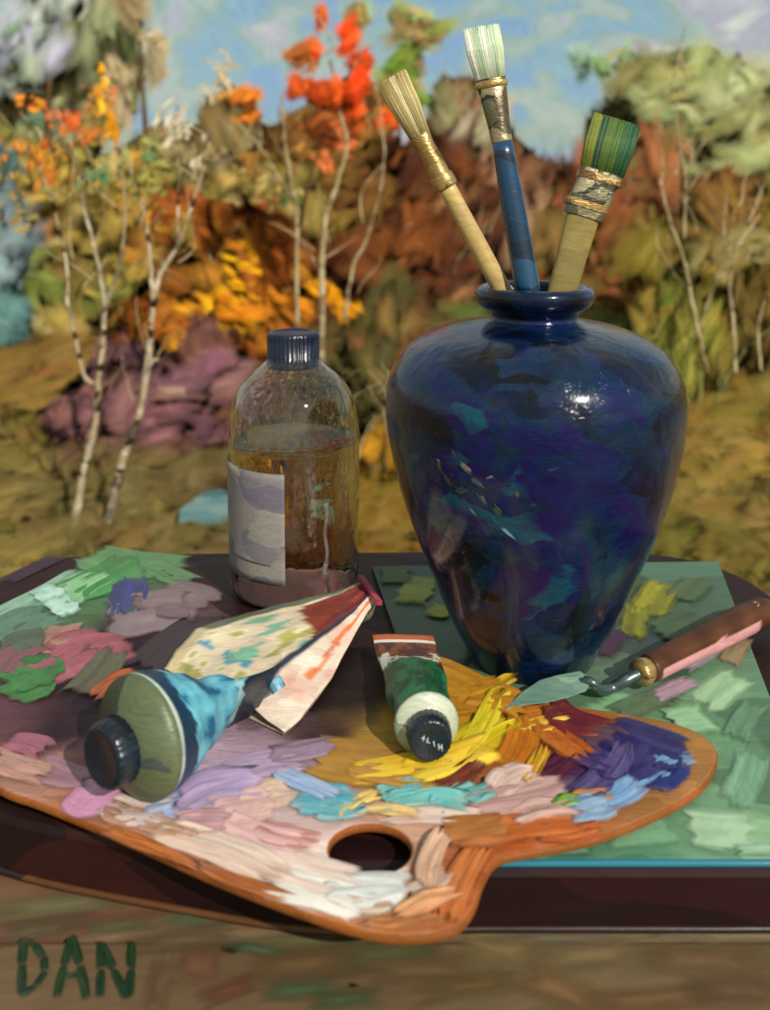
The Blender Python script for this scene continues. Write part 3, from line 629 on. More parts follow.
# ============================================================ PALETTE
PZ = TZ+.0145; PB = TZ+.0082
pal_px = [(-30, 640), (0, 612), (40, 590), (80, 568), (112, 556), (145, 557), (180, 572), (205, 592), (225, 612), (300, 640), (375, 652), (440, 655), (500, 682), (560, 702), (620, 712), (680, 724), (712, 742), (717, 762), (700, 788), (660, 812), (600, 836), (540, 849), (500, 858), (484, 880), (474, 908), (455, 928), (415, 936), (370, 932), (310, 914), (220, 880), (120, 836), (40, 803), (0, 788), (-60, 750), (-60, 690)]
hole_px = [(370+41*math.cos(a), 849+25*math.sin(a)) for a in [2*math.pi*i/48 for i in range(48)]]
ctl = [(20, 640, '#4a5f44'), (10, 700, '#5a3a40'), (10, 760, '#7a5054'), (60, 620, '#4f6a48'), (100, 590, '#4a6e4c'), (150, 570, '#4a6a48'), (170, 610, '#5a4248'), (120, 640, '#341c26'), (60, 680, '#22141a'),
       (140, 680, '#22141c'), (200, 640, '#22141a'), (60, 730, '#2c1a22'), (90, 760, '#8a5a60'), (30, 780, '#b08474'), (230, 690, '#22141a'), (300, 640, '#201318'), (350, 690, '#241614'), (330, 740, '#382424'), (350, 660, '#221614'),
       (150, 800, '#c09aa4'), (230, 790, '#bfa4b4'), (290, 770, '#a88a98'), (200, 830, '#d8bcb0'), (300, 800, '#d0b4b0'), (260, 850, '#e8d0c4'), (330, 790, '#b89488'), (300, 890, '#e8dccc'), (120, 825, '#a8683c'),
       (370, 890, '#e4dcd0'), (400, 920, '#c07a48'), (340, 920, '#b8703c'), (440, 900, '#b8683a'), (460, 870, '#a85a2c'), (430, 840, '#c09478'), (430, 810, '#c0a08c'), (380, 750, '#b08a34'), (360, 770, '#a87c3a'), (420, 770, '#c49c30'),
       (460, 680, '#b07a24'), (450, 710, '#c08a24'), (490, 740, '#c8a820'), (480, 700, '#a8701c'), (530, 710, '#b46a24'), (540, 740, '#9a5020'), (590, 715, '#9a5a28'), (640, 725, '#9a6a34'), (690, 740, '#a8743a'), (700, 780, '#a87440'),
       (620, 760, '#2a2450'), (580, 770, '#4a2c54'), (540, 780, '#5a2430'), (500, 790, '#8a5a50'), (520, 810, '#c4a094'), (580, 800, '#7a6a80'), (640, 800, '#9a6a38'), (560, 830, '#b05a24'), (500, 830, '#b4592a'), (480, 850, '#a85a30'), (600, 820, '#a86a34'),
       (60, 810, '#a06a44'), (200, 865, '#a86840'), (280, 900, '#a06038')]
PCt = [(P(x, y, PZ), hx(c)) for x, y, c in ctl]
po = densify([P(x, y, PZ) for x, y in pal_px], 6)
def pcol(v):
    # smeared patches of thin paint; bare orange wood near the rim
    if v.z < PZ-.0006: return hx('#8a4f22')
    w = noise.noise_vector(Vector((v.x*30, v.y*30, 0)))*.010+noise.noise_vector(Vector((v.x*110, v.y*110, 5)))*.004
    q = Vector((v.x+w.x, v.y+w.y, 0)); ds = sorted((((g[0].x-q.x)**2+(g[0].y-q.y)**2), i) for i, g in enumerate(PCt))[:3]
    ws = [1/(d+2e-6)**1.6 for d, _ in ds]; t = sum(ws)
    return tuple(sum(w_*PCt[i][1][k] for w_, (_, i) in zip(ws, ds))/t for k in range(3))
pal_o = P(390, 800, PZ)
palette = thing('palette', 'orange brown artist palette crusted with paint beside the vase', 'palette', (pal_o.x, pal_o.y, TZ))
M_PAL = oil('palette_board', [hx('#a86a34')], 70, 3, (0, 0, .3), .48, .6, .001, .2, attr=True, attr_mix=1.0, amt=.8)
slab('board', po, PB, PZ, M_PAL, palette, hole=[P(x, y, PZ) for x, y in hole_px], bev=.0022, grid=.0034, colf=pcol)
# impasto dabs: x, y, angle, length px, width px, colour, streak colour
DB = [(20, 625, 20, 60, 18, '#4f6f58', '#6a8a74'), (38, 598, 28, 90, 12, '#5f8a64', '#a4c4b0'), (100, 582, 25, 80, 20, '#2f6a34', '#4f9a4c'), (55, 602, 18, 26, 22, '#c4dcd0', '#8ac0a8'), (80, 588, 30, 50, 16, '#7ab07c', '#a8d09c'),
      (125, 565, -8, 90, 20, '#4f7a4c', '#6a9a5f'), (165, 573, -25, 50, 14, '#5f8a54', '#4a6a44'), (129, 596, 80, 34, 24, '#3a3c7a', '#2a2a54'), (150, 612, 8, 80, 28, '#7a6468', '#8f7c80'), (178, 600, -20, 50, 30, '#6a5258', '#85706f'), (60, 640, 5, 40, 18, '#b08470', '#8a5a50'),
      (85, 650, 20, 60, 30, '#a85a64', '#8a4450'), (65, 665, 25, 60, 20, '#b0646c', '#7a4448'), (20, 640, 10, 40, 26, '#5a6450', '#46503c'), (35, 672, -30, 40, 30, '#2f6430', '#4a8a44'), (28, 690, 30, 36, 20, '#3a6a34', '#4a8444'), (8, 660, 40, 40, 20, '#8a5458', '#6a4448'),
      (100, 672, 50, 50, 20, '#5f5c44', '#4a4634'), (115, 685, 30, 44, 12, '#b0562c', '#8a4a2c'), (180, 645, 40, 70, 30, '#2c1a22', '#38222c'),
      (18, 770, -20, 60, 18, '#c09484', '#a87468'), (28, 745, -15, 40, 16, '#a86474', '#8a5460'), (60, 775, -20, 50, 20, '#8f6470', '#a8848a'), (90, 800, -12, 50, 26, '#c480a4', '#d8a4c0'), (120, 815, -20, 30, 16, '#c09484', '#a0704c'),
      (135, 812, -5, 60, 20, '#dccabc', '#c0a8a8'), (180, 803, 25, 60, 16, '#94a4c8', '#b4bcd8'), (215, 785, 15, 80, 22, '#b49cc0', '#a08aa8'), (260, 765, 12, 80, 18, '#a88cac', '#bca4bc'), (300, 752, 8, 60, 14, '#8a7084', '#a08a98'),
      (240, 808, 10, 60, 24, '#dcb4a8', '#c8949c'), (265, 795, 20, 50, 22, '#e0c4a8', '#c8a090'), (200, 822, 0, 50, 18, '#cfa4a4', '#b88088'), (170, 830, -18, 50, 14, '#c8a088', '#a87858'), (220, 850, -22, 130, 22, '#e4ccba', '#d4b09c'),
      (290, 868, -20, 120, 26, '#e8d4c4', '#dcbcac'), (260, 838, -18, 90, 20, '#dca8a8', '#e4c4b8'), (284, 838, -15, 60, 16, '#b87878', '#c89484'), (318, 893, -15, 90, 24, '#e4dccf', '#f0e8dc'), (365, 893, 0, 80, 26, '#e0dcd4', '#c8ccc8'), (360, 905, -8, 60, 14, '#d8c8b4', '#b88a64'),
      (150, 850, -23, 90, 9, '#a85c2c', '#c4783c'), (240, 885, -22, 90, 8, '#b4682f', '#8a4a24'), (325, 800, 0, 56, 20, '#4a9aac', '#7ab8c0'), (340, 813, 5, 50, 12, '#58a4ac', '#94bcc0'), (305, 785, -25, 60, 12, '#94acd0', '#a8b4cc'),
      (355, 762, -6, 80, 30, '#b08030', '#9a6c28'), (390, 778, -8, 80, 14, '#c89a4c', '#a8742a'), (355, 803, 30, 40, 10, '#e8cc74', '#d8b050'), (385, 812, -5, 60, 8, '#e0c484', '#d0a060'),
      (400, 768, 10, 90, 18, '#dcac24', '#e8c43c'), (450, 762, 18, 80, 22, '#e0b42c', '#f0d048'), (470, 740, 35, 70, 20, '#d8c020', '#b8a81c'), (465, 700, 10, 70, 22, '#bf8a28', '#a8701c'), (445, 680, -25, 60, 20, '#a87420', '#c48c30'), (485, 722, 60, 60, 16, '#c8b41c', '#dcc83c'),
      (500, 700, -15, 60, 18, '#b0702a', '#c4882c'), (495, 688, 30, 40, 8, '#c4a42c', '#a8801c'), (520, 745, 70, 56, 24, '#c47a20', '#a8561c'), (545, 725, 15, 50, 12, '#e8c44c', '#d08a28'), (560, 742, -40, 50, 16, '#a8481c', '#c47a2c'), (535, 768, 60, 36, 12, '#d8a82c', '#a85a24'),
      (425, 793, 0, 74, 20, '#6fb8b0', '#84c8c0'), (398, 790, 15, 40, 14, '#7ac0bc', '#5fa4a4'), (452, 796, 20, 40, 16, '#5fb0b0', '#84c4c0'), (480, 795, 20, 26, 12, '#74b8b0', '#5a9a9a'), (460, 778, 30, 50, 14, '#5a2420', '#7a3a28'), (484, 768, 10, 30, 14, '#b0682c', '#8a4a24'),
      (440, 815, -3, 110, 14, '#d4b4a4', '#e0c8b8'), (520, 800, 12, 90, 22, '#c8a098', '#b08884'), (508, 780, 30, 44, 20, '#c4a094', '#dcc0b0'), (540, 810, 8, 60, 14, '#b89084', '#d0aca0'),
      (570, 722, -25, 60, 18, '#54202c', '#7a2c30'), (565, 762, 35, 60, 16, '#5a2030', '#421c34'), (585, 750, -30, 70, 24, '#3c2a54', '#5a4474'), (600, 735, -20, 60, 20, '#44304c', '#6a4a4c'), (610, 772, 50, 60, 22, '#5f5484', '#3c3464'),
      (645, 745, -20, 70, 28, '#221c50', '#38307a'), (625, 765, 10, 60, 26, '#2a2258', '#453a78'), (668, 775, 40, 40, 22, '#1c2464', '#2a3474'), (640, 775, 25, 80, 16, '#5a88b4', '#7aa4c8'), (610, 800, 20, 70, 18, '#6a94c0', '#94b0cc'), (668, 765, 35, 40, 16, '#7aa8c4', '#5a80ac'),
      (590, 812, 10, 44, 16, '#94b0c4', '#7a94b4'), (565, 803, 10, 26, 8, '#7aa82c', '#4a7024'), (590, 796, 5, 36, 9, '#b87a44', '#9a6034'), (530, 826, 4, 110, 18, '#b85c28', '#c87438'), (570, 836, 3, 60, 12, '#a84e24', '#c06a34'), (475, 832, 5, 60, 22, '#a8743c', '#b86434'),
      (460, 880, 65, 70, 20, '#b8642f', '#c87a40'), (425, 905, 20, 60, 12, '#c88454', '#d8a478'), (400, 925, 5, 70, 8, '#b06c3c', '#c88a58'), (430, 860, 70, 50, 16, '#d0a88c', '#b88a6c'), (430, 885, 30, 40, 14, '#c8b0a0', '#b8886c')]
r = random.Random(77)
for i, d in enumerate(DB[:99]):
    d = d[:3]+(d[3]*1.25,)+d[4:]; S = Strokes(); th = .0036 if d[2] and d[4] < 26 else .0026
    surf_dab(S, d, PZ, 0, th*r.uniform(.5, 1.1), r, 18, 9, lift=.0002+.000012*i, wk=1.75, under=lambda q: pcol(Vector((q.x, q.y, PZ))))
    S.build('paint_dab', M_DAB, palette)

# ============================================================ VASE
VC = P(530, 652, GZ); Y0 = VC.y
sil = [(673, 62), (660, 68), (630, 84), (590, 101.5), (550, 118.5), (510, 133), (470, 143.5), (450, 147.5), (425, 149.5), (403, 147.5), (386, 141), (371, 129), (360, 113), (352, 93), (347, 72), (344, 56), (342, 48)]
prof = []
for y, h in sil:
    p = D(530+h, y, Y0); prof.append((p.x-VC.x, p.z-GZ))
z0 = prof[0][1]; prof = [(a, b_-z0) for a, b_ in prof]
VH = prof[-1][1]; nr = prof[-1][0]
print('vase height', VH, 'radius max', max(a for a, _ in prof))
body = [(.0001, .0), (prof[0][0]*.9, .0)]+[(a, b_+.001) for a, b_ in prof]
body = [body[0], body[1]]+spl(body[2:], 8)
vase = thing('vase', 'glossy dark blue vase holding three paint brushes', 'vase', VC)
inner = [(nr-.004, VH), (nr+.03, VH-.02), (max(prof, key=lambda q: q[0])[0]-.008, VH*.72), (prof[0][0]-.004, .01), (.0001, .008)]
inner = spl(inner, 6)
lip = [(nr+.002, VH-.002), (nr-.001, VH+.004), (nr+.003, VH+.009), (nr+.009, VH+.013), (nr+.0125, VH+.020), (nr+.0115, VH+.026), (nr+.006, VH+.029), (nr+.0005, VH+.026), (nr-.0055, VH+.012), (nr-.004, VH)]
Vv, Ff = lathe(body, 160, VC)
m, nt, pb = newmat('cobalt_glaze')
v1, g1, d1, b1 = strokes_tex(nt, 38, 3.2, (1.2, .5, .9), 2, .35)
tc = N(nt, 'ShaderNodeTexCoord'); nz = N(nt, 'ShaderNodeTexNoise', Scale=11.0, Detail=5.0, Distortion=1.2); nt.links.new(tc.outputs['Object'], nz.inputs['Vector'])
f = math_n(nt, 'ADD', math_n(nt, 'MULTIPLY_ADD', nz.outputs[0], 1.7, -.5), math_n(nt, 'MULTIPLY_ADD', v1, .5, -.1))
c = ramp(nt, f, [hx(q) for q in ('#020308', '#030714', '#040e2c', '#052238', '#061844', '#120a44', '#074052')], 'LINEAR')
hs = N(nt, 'ShaderNodeHueSaturation'); nt.links.new(c, hs.inputs['Color']); nt.links.new(math_n(nt, 'MULTIPLY_ADD', b1, 1.2, .5), hs.inputs['Value'])
at = N(nt, 'ShaderNodeAttribute', attribute_name='Col')
lum = math_n(nt, 'MULTIPLY', at.outputs['Alpha'], 1.0)
c = mixn(nt, at.outputs['Fac'], hs.outputs[0], at.outputs['Color'])
nt.links.new(hs.outputs[0], pb.inputs['Base Color'])
bp = N(nt, 'ShaderNodeBump', Strength=.75, Distance=.004)
n9 = N(nt, 'ShaderNodeTexNoise', Scale=42.0, Detail=2.0, Distortion=1.0); nt.links.new(tc.outputs['Object'], n9.inputs['Vector'])
nt.links.new(math_n(nt, 'ADD', math_n(nt, 'MULTIPLY', b1, .25), math_n(nt, 'MULTIPLY_ADD', n9.outputs[0], .8, math_n(nt, 'MULTIPLY', v1, .2))), bp.inputs['Height']); nt.links.new(bp.outputs[0], pb.inputs['Normal'])
pb.inputs['Roughness'].default_value = .2; pb.inputs['Specular IOR Level'].default_value = .15
pb.inputs['Coat Weight'].default_value = .7; pb.inputs['Coat Roughness'].default_value = .13; pb.inputs['Coat IOR'].default_value = 1.45
pb.inputs['Sheen Weight'].default_value = .03; pb.inputs['Sheen Roughness'].default_value = .3; pb.inputs['Sheen Tint'].default_value = (.22, .12, .8, 1)
M_VASE = m
mesh('body', Vv, Ff, M_VASE, vase)
Vv, Ff = lathe(spl(lip[:-1], 5)+inner, 128, VC); mesh('rim', Vv, Ff, M_VASE, vase)
# reflections of the surroundings painted on the belly in rust, green and pale strokes
S = Strokes(); r = random.Random(15)
def vpt(px, py):
    rr_ = ray(px, py); best = None
    for k in range(400):
        t = .55+k*.0012; q = CO+rr_*t; z = q.z-GZ-.001
        if z < 0 or z > VH: continue
        rad = math.hypot(q.x-VC.x, q.y-VC.y)
        R_ = np.interp(z, [b_ for _, b_ in prof], [a for a, _ in prof])
        if rad <= R_: return Vector((VC.x, VC.y, q.z)), q
    return None
def vdab(px, py, ang, Lp, Wp, c1, c2, rel=.0006):
    h = vpt(px, py)
    if not h: return
    axis, q = h; n = (q-axis).normalized(); n.z += .0
    a = R(ang); e = vpt(px+math.cos(a)*6, py-math.sin(a)*6)
    if not e: return
    u = (e[1]-q).normalized(); u2 = (vpt(px, py-4)[1]-q).normalized(); uh = (vpt(px+4, py)[1]-q).normalized(); n = uh.cross(u2).normalized()
    k = zc(q)/FL
    S = Strokes(); S.add(q+n*.0004, u, n, Lp*k, Wp*k, hx(c1), hx(c2), relief=rel, nu=8, nv=6, r=r, ragged=.3, taper=.6)
    S.build('painted_reflection', M_DAB, vase)
for d in [(452, 452, -60, 22, 9, '#5a3c30', '#3a2c34'), (466, 468, -40, 18, 7, '#6a5a4c', '#2c3c44'), (478, 482, -30, 20, 8, '#34504c', '#1c3444'), (462, 490, 20, 18, 8, '#1c2c34', '#3c5450'), (484, 500, -50, 22, 8, '#3c5a50', '#283c40'), (498, 512, -60, 24, 10, '#34502c', '#203c34'),
          (470, 508, -50, 30, 4, '#6a8a84', '#3c5a5c'), (440, 466, -70, 18, 8, '#3c2a2c', '#5a4034'), (520, 434, 80, 10, 7, '#5a7044', '#2c4434'), (515, 492, -60, 14, 7, '#84702c', '#4a4a2c'), (556, 470, 10, 26, 8, '#3a2c74', '#1c1c4c'), (532, 505, 10, 16, 6, '#3c2c6a', '#24204c'), (507, 532, -40, 24, 4, '#6a94a4', '#2c4c64'),
          (490, 478, 20, 16, 6, '#8aa49c', '#3c545c'), (448, 480, -60, 20, 6, '#4a3a34', '#2a2430'), (505, 487, 30, 18, 6, '#20304c', '#14203c')]:
    vdab(*d)


# ============================================================ BRUSHES
RIMZ = VC.z+VH+.02
def brush(label, tip, ferr, ferr2, inn, Yt, Yb, hw, kinds, mats, cat='paint brush'):
    """tip/ferr/ferr2/inn: pixel points along the axis (bristle tip, bristle root, ferrule end, hidden handle end)"""
    p_in = D(*inn, Yb)
    def at(px):   # along a straight line in space
        f = (px[1]-inn[1])/(tip[1]-inn[1]); return D(px[0], px[1], Yb+(Yt-Yb)*f)
    pt, pf, pf2 = at(tip), at(ferr), at(ferr2)
    end = p_in+(p_in-pt).normalized()*.09
    t = thing('paint_brush', label, cat, end, 'paint brushes in the vase')
    ax = (pt-end).normalized(); side = ax.cross(Vector((0, 1, 0))).normalized(); th = side.cross(ax)
    k = zc(pf)/FL
    def sweep(name, a, b_, ws, ts, mat, n=14, seg=20, sq=2.0):
        V = []; F = []
        for i in range(n+1):
            f = i/n; c = a.lerp(b_, f); w = np.interp(f, [q/(len(ws)-1) for q in range(len(ws))], ws)*k/2; q = np.interp(f, [q/(len(ts)-1) for q in range(len(ts))], ts)*k/2
            for s_ in range(seg):
                a_ = 2*math.pi*s_/seg; cx, sx = math.cos(a_), math.sin(a_)
                e = 2/sq; V.append(c+side*(math.copysign(abs(cx)**e, cx)*w)+th*(math.copysign(abs(sx)**e, sx)*q))
        for i in range(n):
            for s_ in range(seg): F.append((i*seg+s_, i*seg+(s_+1) % seg, (i+1)*seg+(s_+1) % seg, (i+1)*seg+s_))
        F.append(tuple(range(seg))[::-1]); F.append(tuple(range(n*seg, n*seg+seg)))
        return mesh(name, V, F, mat, t, smooth=sq < 3)
    return t, sweep, (pt, pf, pf2, p_in, end), side, th, ax, k
def bristle_bundle(t, a, b_, w0, w1, t0, side, th, k, cols, seed, flat_tip=True, n=240):
    """individual hairs in one clump"""
    r = random.Random(seed); V = []; F = []; C = []
    cl = [hx(c) for c in cols]; L_ = (b_-a)
    for _ in range(n):
        u = r.uniform(-1, 1); v = r.uniform(-1, 1)
        if u*u+v*v > 1.15: continue
        c = jit(mixc(r.choice(cl), cl[int((u*.5+.5)*(len(cl)-.01))], .6), r, .1)
        st = a+side*(u*w0*k/2)+th*(v*t0*k/2)
        e = b_+side*(u*w1*k/2)+th*(v*t0*k*.35)+L_*r.uniform(-.12, .03)*(1 if not flat_tip else .5)
        mid = (st+e)/2+side*(u*(w1)*k*.03)+side*r.gauss(0, .0003)
        pts = [st-L_*.06, mid, e]; rad = [.0007, .0007, .0004]
        vv, ff = tube(pts, rad, 5); b0 = len(V); V += vv; F += [tuple(q+b0 for q in f) for f in ff]; C += [c]*len(vv)
    return mesh('bristles', V, F, M_HAIR, t, C, [(0, 0)]*len(V))
M_HAIR = oil('hog_bristle', [hx('#c8bc94')], 60, 4, (0, 1.57, 0), .55, .3, .0005, .3, attr=True, attr_mix=1, amt=.5)
M_FER = oil('worn_ferrule', [hx('#5a5a44'), hx('#8a8464'), hx('#3c3a30'), hx('#6a5a40'), hx('#a89c78')], 90, 1.5, (0, 0, .6), .3, .5, .0008, .6, metal=.55)
M_GOLD = oil('dull_brass', [hx('#a88a54'), hx('#c4a870'), hx('#7a6038')], 90, 1.8, (0, 0, .6), .3, .5, .0008, .6, metal=.7)
M_WOODL = oil('pale_wood_handle', [hx('#c4a868'), hx('#a88a50'), hx('#d8c088'), hx('#8f7040')], 40, 6, (0, 1.2, 0), .4, .3, .0005, .5)
M_BLUEH = oil('blue_lacquer_handle', [hx('#0c2c48'), hx('#123a5c'), hx('#0a2038'), hx('#1c4866')], 40, 6, (0, 1.4, 0), .25, .3, .0005, .6, coat=.3)
M_OLH = oil('olive_wood_handle', [hx('#7a6a34'), hx('#8a7a40'), hx('#64562a'), hx('#94844c')], 35, 5, (0, 1.2, 0), .45, .4, .0006, .4)
# left: long pale wooden brush with splayed cream hair
t, sw, (pt, pf, pf2, pi_, en), sd_, th_, ax_, k = brush('pale wooden brush with splayed cream bristles leaning left', (392, 78), (418, 132), (444, 182), (512, 306), Y0-.0, Y0+.008, 14, None, None)
sw('handle', en, pf2, [18, 19, 19, 18], [16, 16, 15, 14], M_WOODL, 20)
sw('ferrule', pf2-ax_*.004, pf, [19, 20, 20, 18, 23], [16, 16, 15, 13, 11], M_GOLD)
sw('ferrule_band', pf2-ax_*.005, pf2+ax_*.006, [23, 24, 23], [19, 20, 19], M_GOLD)
bristle_bundle(t, pf, pt, 20, 32, 11, sd_, th_, k, ['#c8b880', '#b0a068', '#e0d4a8', '#a89058', '#8a7a44'], 1, False, 1100)
# middle: tall blue brush
t, sw, (pt, pf, pf2, pi_, en), sd_, th_, ax_, k = brush('tall blue handled brush with pale green white bristles', (481, 28), (490, 76), (502, 142), (529, 300), Y0+.005, Y0-.005, 14, None, None)
sw('handle', en, pf2, [22, 24, 26, 24, 21], [20, 22, 24, 20, 18], M_BLUEH, 20)
sw('ferrule', pf2-ax_*.003, pf, [21, 22, 25, 28, 31], [17, 17, 16, 14, 12], M_FER)
sw('ferrule_band', pf-ax_*.010, pf-ax_*.004, [31, 33, 33, 31], [15, 16, 16, 15], M_GOLD, 6)
bristle_bundle(t, pf, pt, 29, 36, 12, sd_, th_, k, ['#c8d8b4', '#a8c0a0', '#dce4cc', '#9ab48c', '#e0e0d0'], 2, False, 1800)
# right: flat varnish brush
t, sw, (pt, pf, pf2, pi_, en), sd_, th_, ax_, k = brush('wide flat brush with dark green paint on its bristles leaning right', (617, 120), (602, 172), (584, 212), (562, 302), Y0+.0, Y0-.01, 14, None, None)
sw('handle', en, pf2, [24, 27, 28, 30, 34], [11, 12, 12, 12, 12], M_OLH, 20, sq=3.2)
sw('ferrule', pf2-ax_*.004, pf, [40, 42, 40, 44], [15, 16, 15, 14], M_FER, sq=5)
sw('ferrule_band', pf2+ax_*.003, pf2+ax_*.009, [45, 45], [18, 18], M_GOLD, 4, sq=5)
sw('ferrule_band', pf-ax_*.009, pf-ax_*.003, [47, 47], [17, 17], M_GOLD, 4, sq=5)
bristle_bundle(t, pf, pt, 42, 48, 13, sd_, th_, k, ['#1f4a34', '#2c5a3c', '#3c6a2c', '#6a7a2c', '#1a3c3a', '#8a8a34'], 3, True, 2600)

# ============================================================ BOTTLE
BC = P(295, 588, TZ); YB = BC.y
def bz(y): return D(295, y, YB).z-TZ
def br(y, h): return D(295+h, y, YB).x-BC.x
bp_px = [(590, 52), (584, 60), (574, 63), (540, 63.5), (500, 64), (460, 64), (430, 63.5), (410, 61), (395, 56), (382, 47), (372, 36), (364, 27), (358, 23), (345, 22)]
bo = [(br(y, h), bz(y)) for y, h in bp_px]; zb = bo[0][1]; bo = [(a, b_-zb+.0006) for a, b_ in bo]
bout = [(.0001, .003), (bo[0][0]*.6, .002), (bo[0][0]*.9, .0006)]+spl(bo, 6)
top = bo[-1][1]
T_ = .0022
bin_ = [(max(.0001, a-T_), max(b_, .0045)) for a, b_ in spl(bo, 6)][::-1]+[(.0001, .0048)]
bottle = thing('glass_bottle', 'round shouldered glass bottle of amber oil with navy cap', 'bottle', BC)
m, nt, pb = newmat('clear_glass'); pb.inputs['Base Color'].default_value = (.93, .97, .93, 1); pb.inputs['Roughness'].default_value = .03
pb.inputs['Transmission Weight'].default_value = 1; pb.inputs['IOR'].default_value = 1.45
nz = N(nt, 'ShaderNodeTexNoise', Scale=14.0, Detail=1.0); bp = N(nt, 'ShaderNodeBump', Strength=.25, Distance=.002); nt.links.new(nz.outputs[0], bp.inputs['Height']); nt.links.new(bp.outputs[0], pb.inputs['Normal'])
M_CG = m
Vv, Ff = lathe(bout+bin_, 96, BC); mesh('glass_body', Vv, Ff, M_CG, bottle)
lvl = bz(440)-zb
liq = [(.0001, .0056)]+[(max(.0001, a-T_-.0004), max(b_, .0056)) for a, b_ in spl(bo, 6) if b_ < lvl]
rl = liq[-1][0]; liq += [(rl, lvl), (rl*.97, lvl-.0006), (rl*.5, lvl-.0008), (.0001, lvl-.0008)]
m, nt, pb = newmat('amber_oil'); pb.inputs['Roughness'].default_value = .0; pb.inputs['Transmission Weight'].default_value = 1; pb.inputs['IOR'].default_value = 1.2
tc = N(nt, 'ShaderNodeTexCoord'); nz = N(nt, 'ShaderNodeTexNoise', Scale=16.0, Detail=2.0); nt.links.new(tc.outputs['Object'], nz.inputs['Vector'])
sx = N(nt, 'ShaderNodeSeparateXYZ'); nt.links.new(tc.outputs['Object'], sx.inputs[0])
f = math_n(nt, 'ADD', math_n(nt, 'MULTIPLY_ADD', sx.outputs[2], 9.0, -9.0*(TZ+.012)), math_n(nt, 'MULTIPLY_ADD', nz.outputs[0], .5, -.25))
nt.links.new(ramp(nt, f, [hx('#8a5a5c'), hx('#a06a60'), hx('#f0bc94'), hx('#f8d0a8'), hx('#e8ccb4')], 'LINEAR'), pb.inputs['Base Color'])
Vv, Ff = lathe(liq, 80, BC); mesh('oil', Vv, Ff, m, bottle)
# label wraps the left-front of the bottle
M_LAB = oil('grey_paper_label', [hx('#6c6674'), hx('#969082')], 60, 4, (0, 1.5, 0), .6, .3, .0006, .3)
Vl = []; Fl = []; z_a, z_b = bz(558)-zb-.002, bz(456)-zb
camang = math.atan2(-BC.y, -BC.x); n1, n2 = 30, 14
a0, a1 = camang-R(95), camang-R(8)
for sgn, off in ((0, .0004), (1, .0011)):
    for j in range(n2+1):
        z = z_a+(z_b-z_a)*j/n2; rr_ = np.interp(z, [b_ for _, b_ in bo], [a for a, _ in bo])+off
        for i in range(n1+1):
            a = a0+(a1-a0)*i/n1; Vl.append(BC+Vector((rr_*math.cos(a), rr_*math.sin(a), z)))
st = (n1+1)*(n2+1)
for j in range(n2):
    for i in range(n1):
        q = j*(n1+1)+i; Fl.append((q+st, q+1+st, q+n1+2+st, q+n1+1+st)); Fl.append((q, q+n1+1, q+n1+2, q+1))
rim_ = [i for i in range(n1+1)]+[j*(n1+1)+n1 for j in range(1, n2+1)]+[n2*(n1+1)+i for i in range(n1-1, -1, -1)]+[j*(n1+1) for j in range(n2-1, 0, -1)]
for q in range(len(rim_)): a, b_ = rim_[q], rim_[(q+1) % len(rim_)]; Fl.append((a, b_, b_+st, a+st))
lab = mesh('paper_label', Vl, Fl, M_LAB, bottle)
lm = MB(); zz = z_a+(z_b-z_a)*.2; pts = []
for i in range(12):
    a = camang-R(70)+R(50)*i/11; rr_ = np.interp(zz, [b_ for _, b_ in bo], [a_ for a_, _ in bo])+.0014; pts.append(BC+Vector((rr_*math.cos(a), rr_*math.sin(a), zz-.0002*i)))
m, nt, pb = newmat('grey_ink'); pb.inputs['Base Color'].default_value = (*hx('#4a4640'), 1); pb.inputs['Roughness'].default_value = .6
lm.add(*tube(pts, [.0007]*12, 6)); lm.build('printed_line', m, lab)
hlt = MB(); pts = []; rs = []  # pinkish white highlight on the bottle, modelled as a raised streak
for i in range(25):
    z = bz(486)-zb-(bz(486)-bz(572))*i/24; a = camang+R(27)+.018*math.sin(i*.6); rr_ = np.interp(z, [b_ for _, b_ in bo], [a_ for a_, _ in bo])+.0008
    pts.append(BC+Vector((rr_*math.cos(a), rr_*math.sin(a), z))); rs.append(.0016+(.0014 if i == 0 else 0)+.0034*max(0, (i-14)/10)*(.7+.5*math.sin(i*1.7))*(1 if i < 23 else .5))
hlt.add(*tube(pts, rs, 10))
hlt.build('highlight_streak', oil('pinkish_white_highlight', [hx('#e8c8b4'), hx('#f0e0d0'), hx('#d0a494')], 90, 3, (0, 1.5, 0), .35, .5, .0008, .5), bottle)
# cap
m = oil('navy_plastic', [hx('#0a1428'), hx('#101c38'), hx('#081022')], 60, 2, (0, 0, .3), .3, .3, .0004, .55)
cz0, cz1 = bz(368)-zb, bz(334)-zb; cr_ = br(350, 23.5)
seg = 144; Vc = []; Fc = []
pr = [(cr_*.96, cz0-.001, 0), (cr_*1.03, cz0, 0), (cr_*1.05, cz0+.002, 0), (cr_*1.05, cz0+.005, 0), (cr_*1.0, cz0+.0055, 1), (cr_*1.0, cz1-.004, 1), (cr_*.99, cz1-.001, 0), (cr_*.95, cz1, 0), (cr_*.8, cz1+.0002, 0), (cr_*.77, cz1-.001, 0), (.0001, cz1-.001, 0)]
for a_, z, kn in pr:
    for s_ in range(seg):
        a = 2*math.pi*s_/seg; q = a_*(1+(.03 if (s_//2) % 2 else -.012)*kn); Vc.append(BC+Vector((q*math.cos(a), q*math.sin(a), z)))
for i in range(len(pr)-1):
    for s_ in range(seg): Fc.append((i*seg+s_, i*seg+(s_+1) % seg, (i+1)*seg+(s_+1) % seg, (i+1)*seg+s_))
mesh('screw_cap', Vc, Fc, m, bottle)

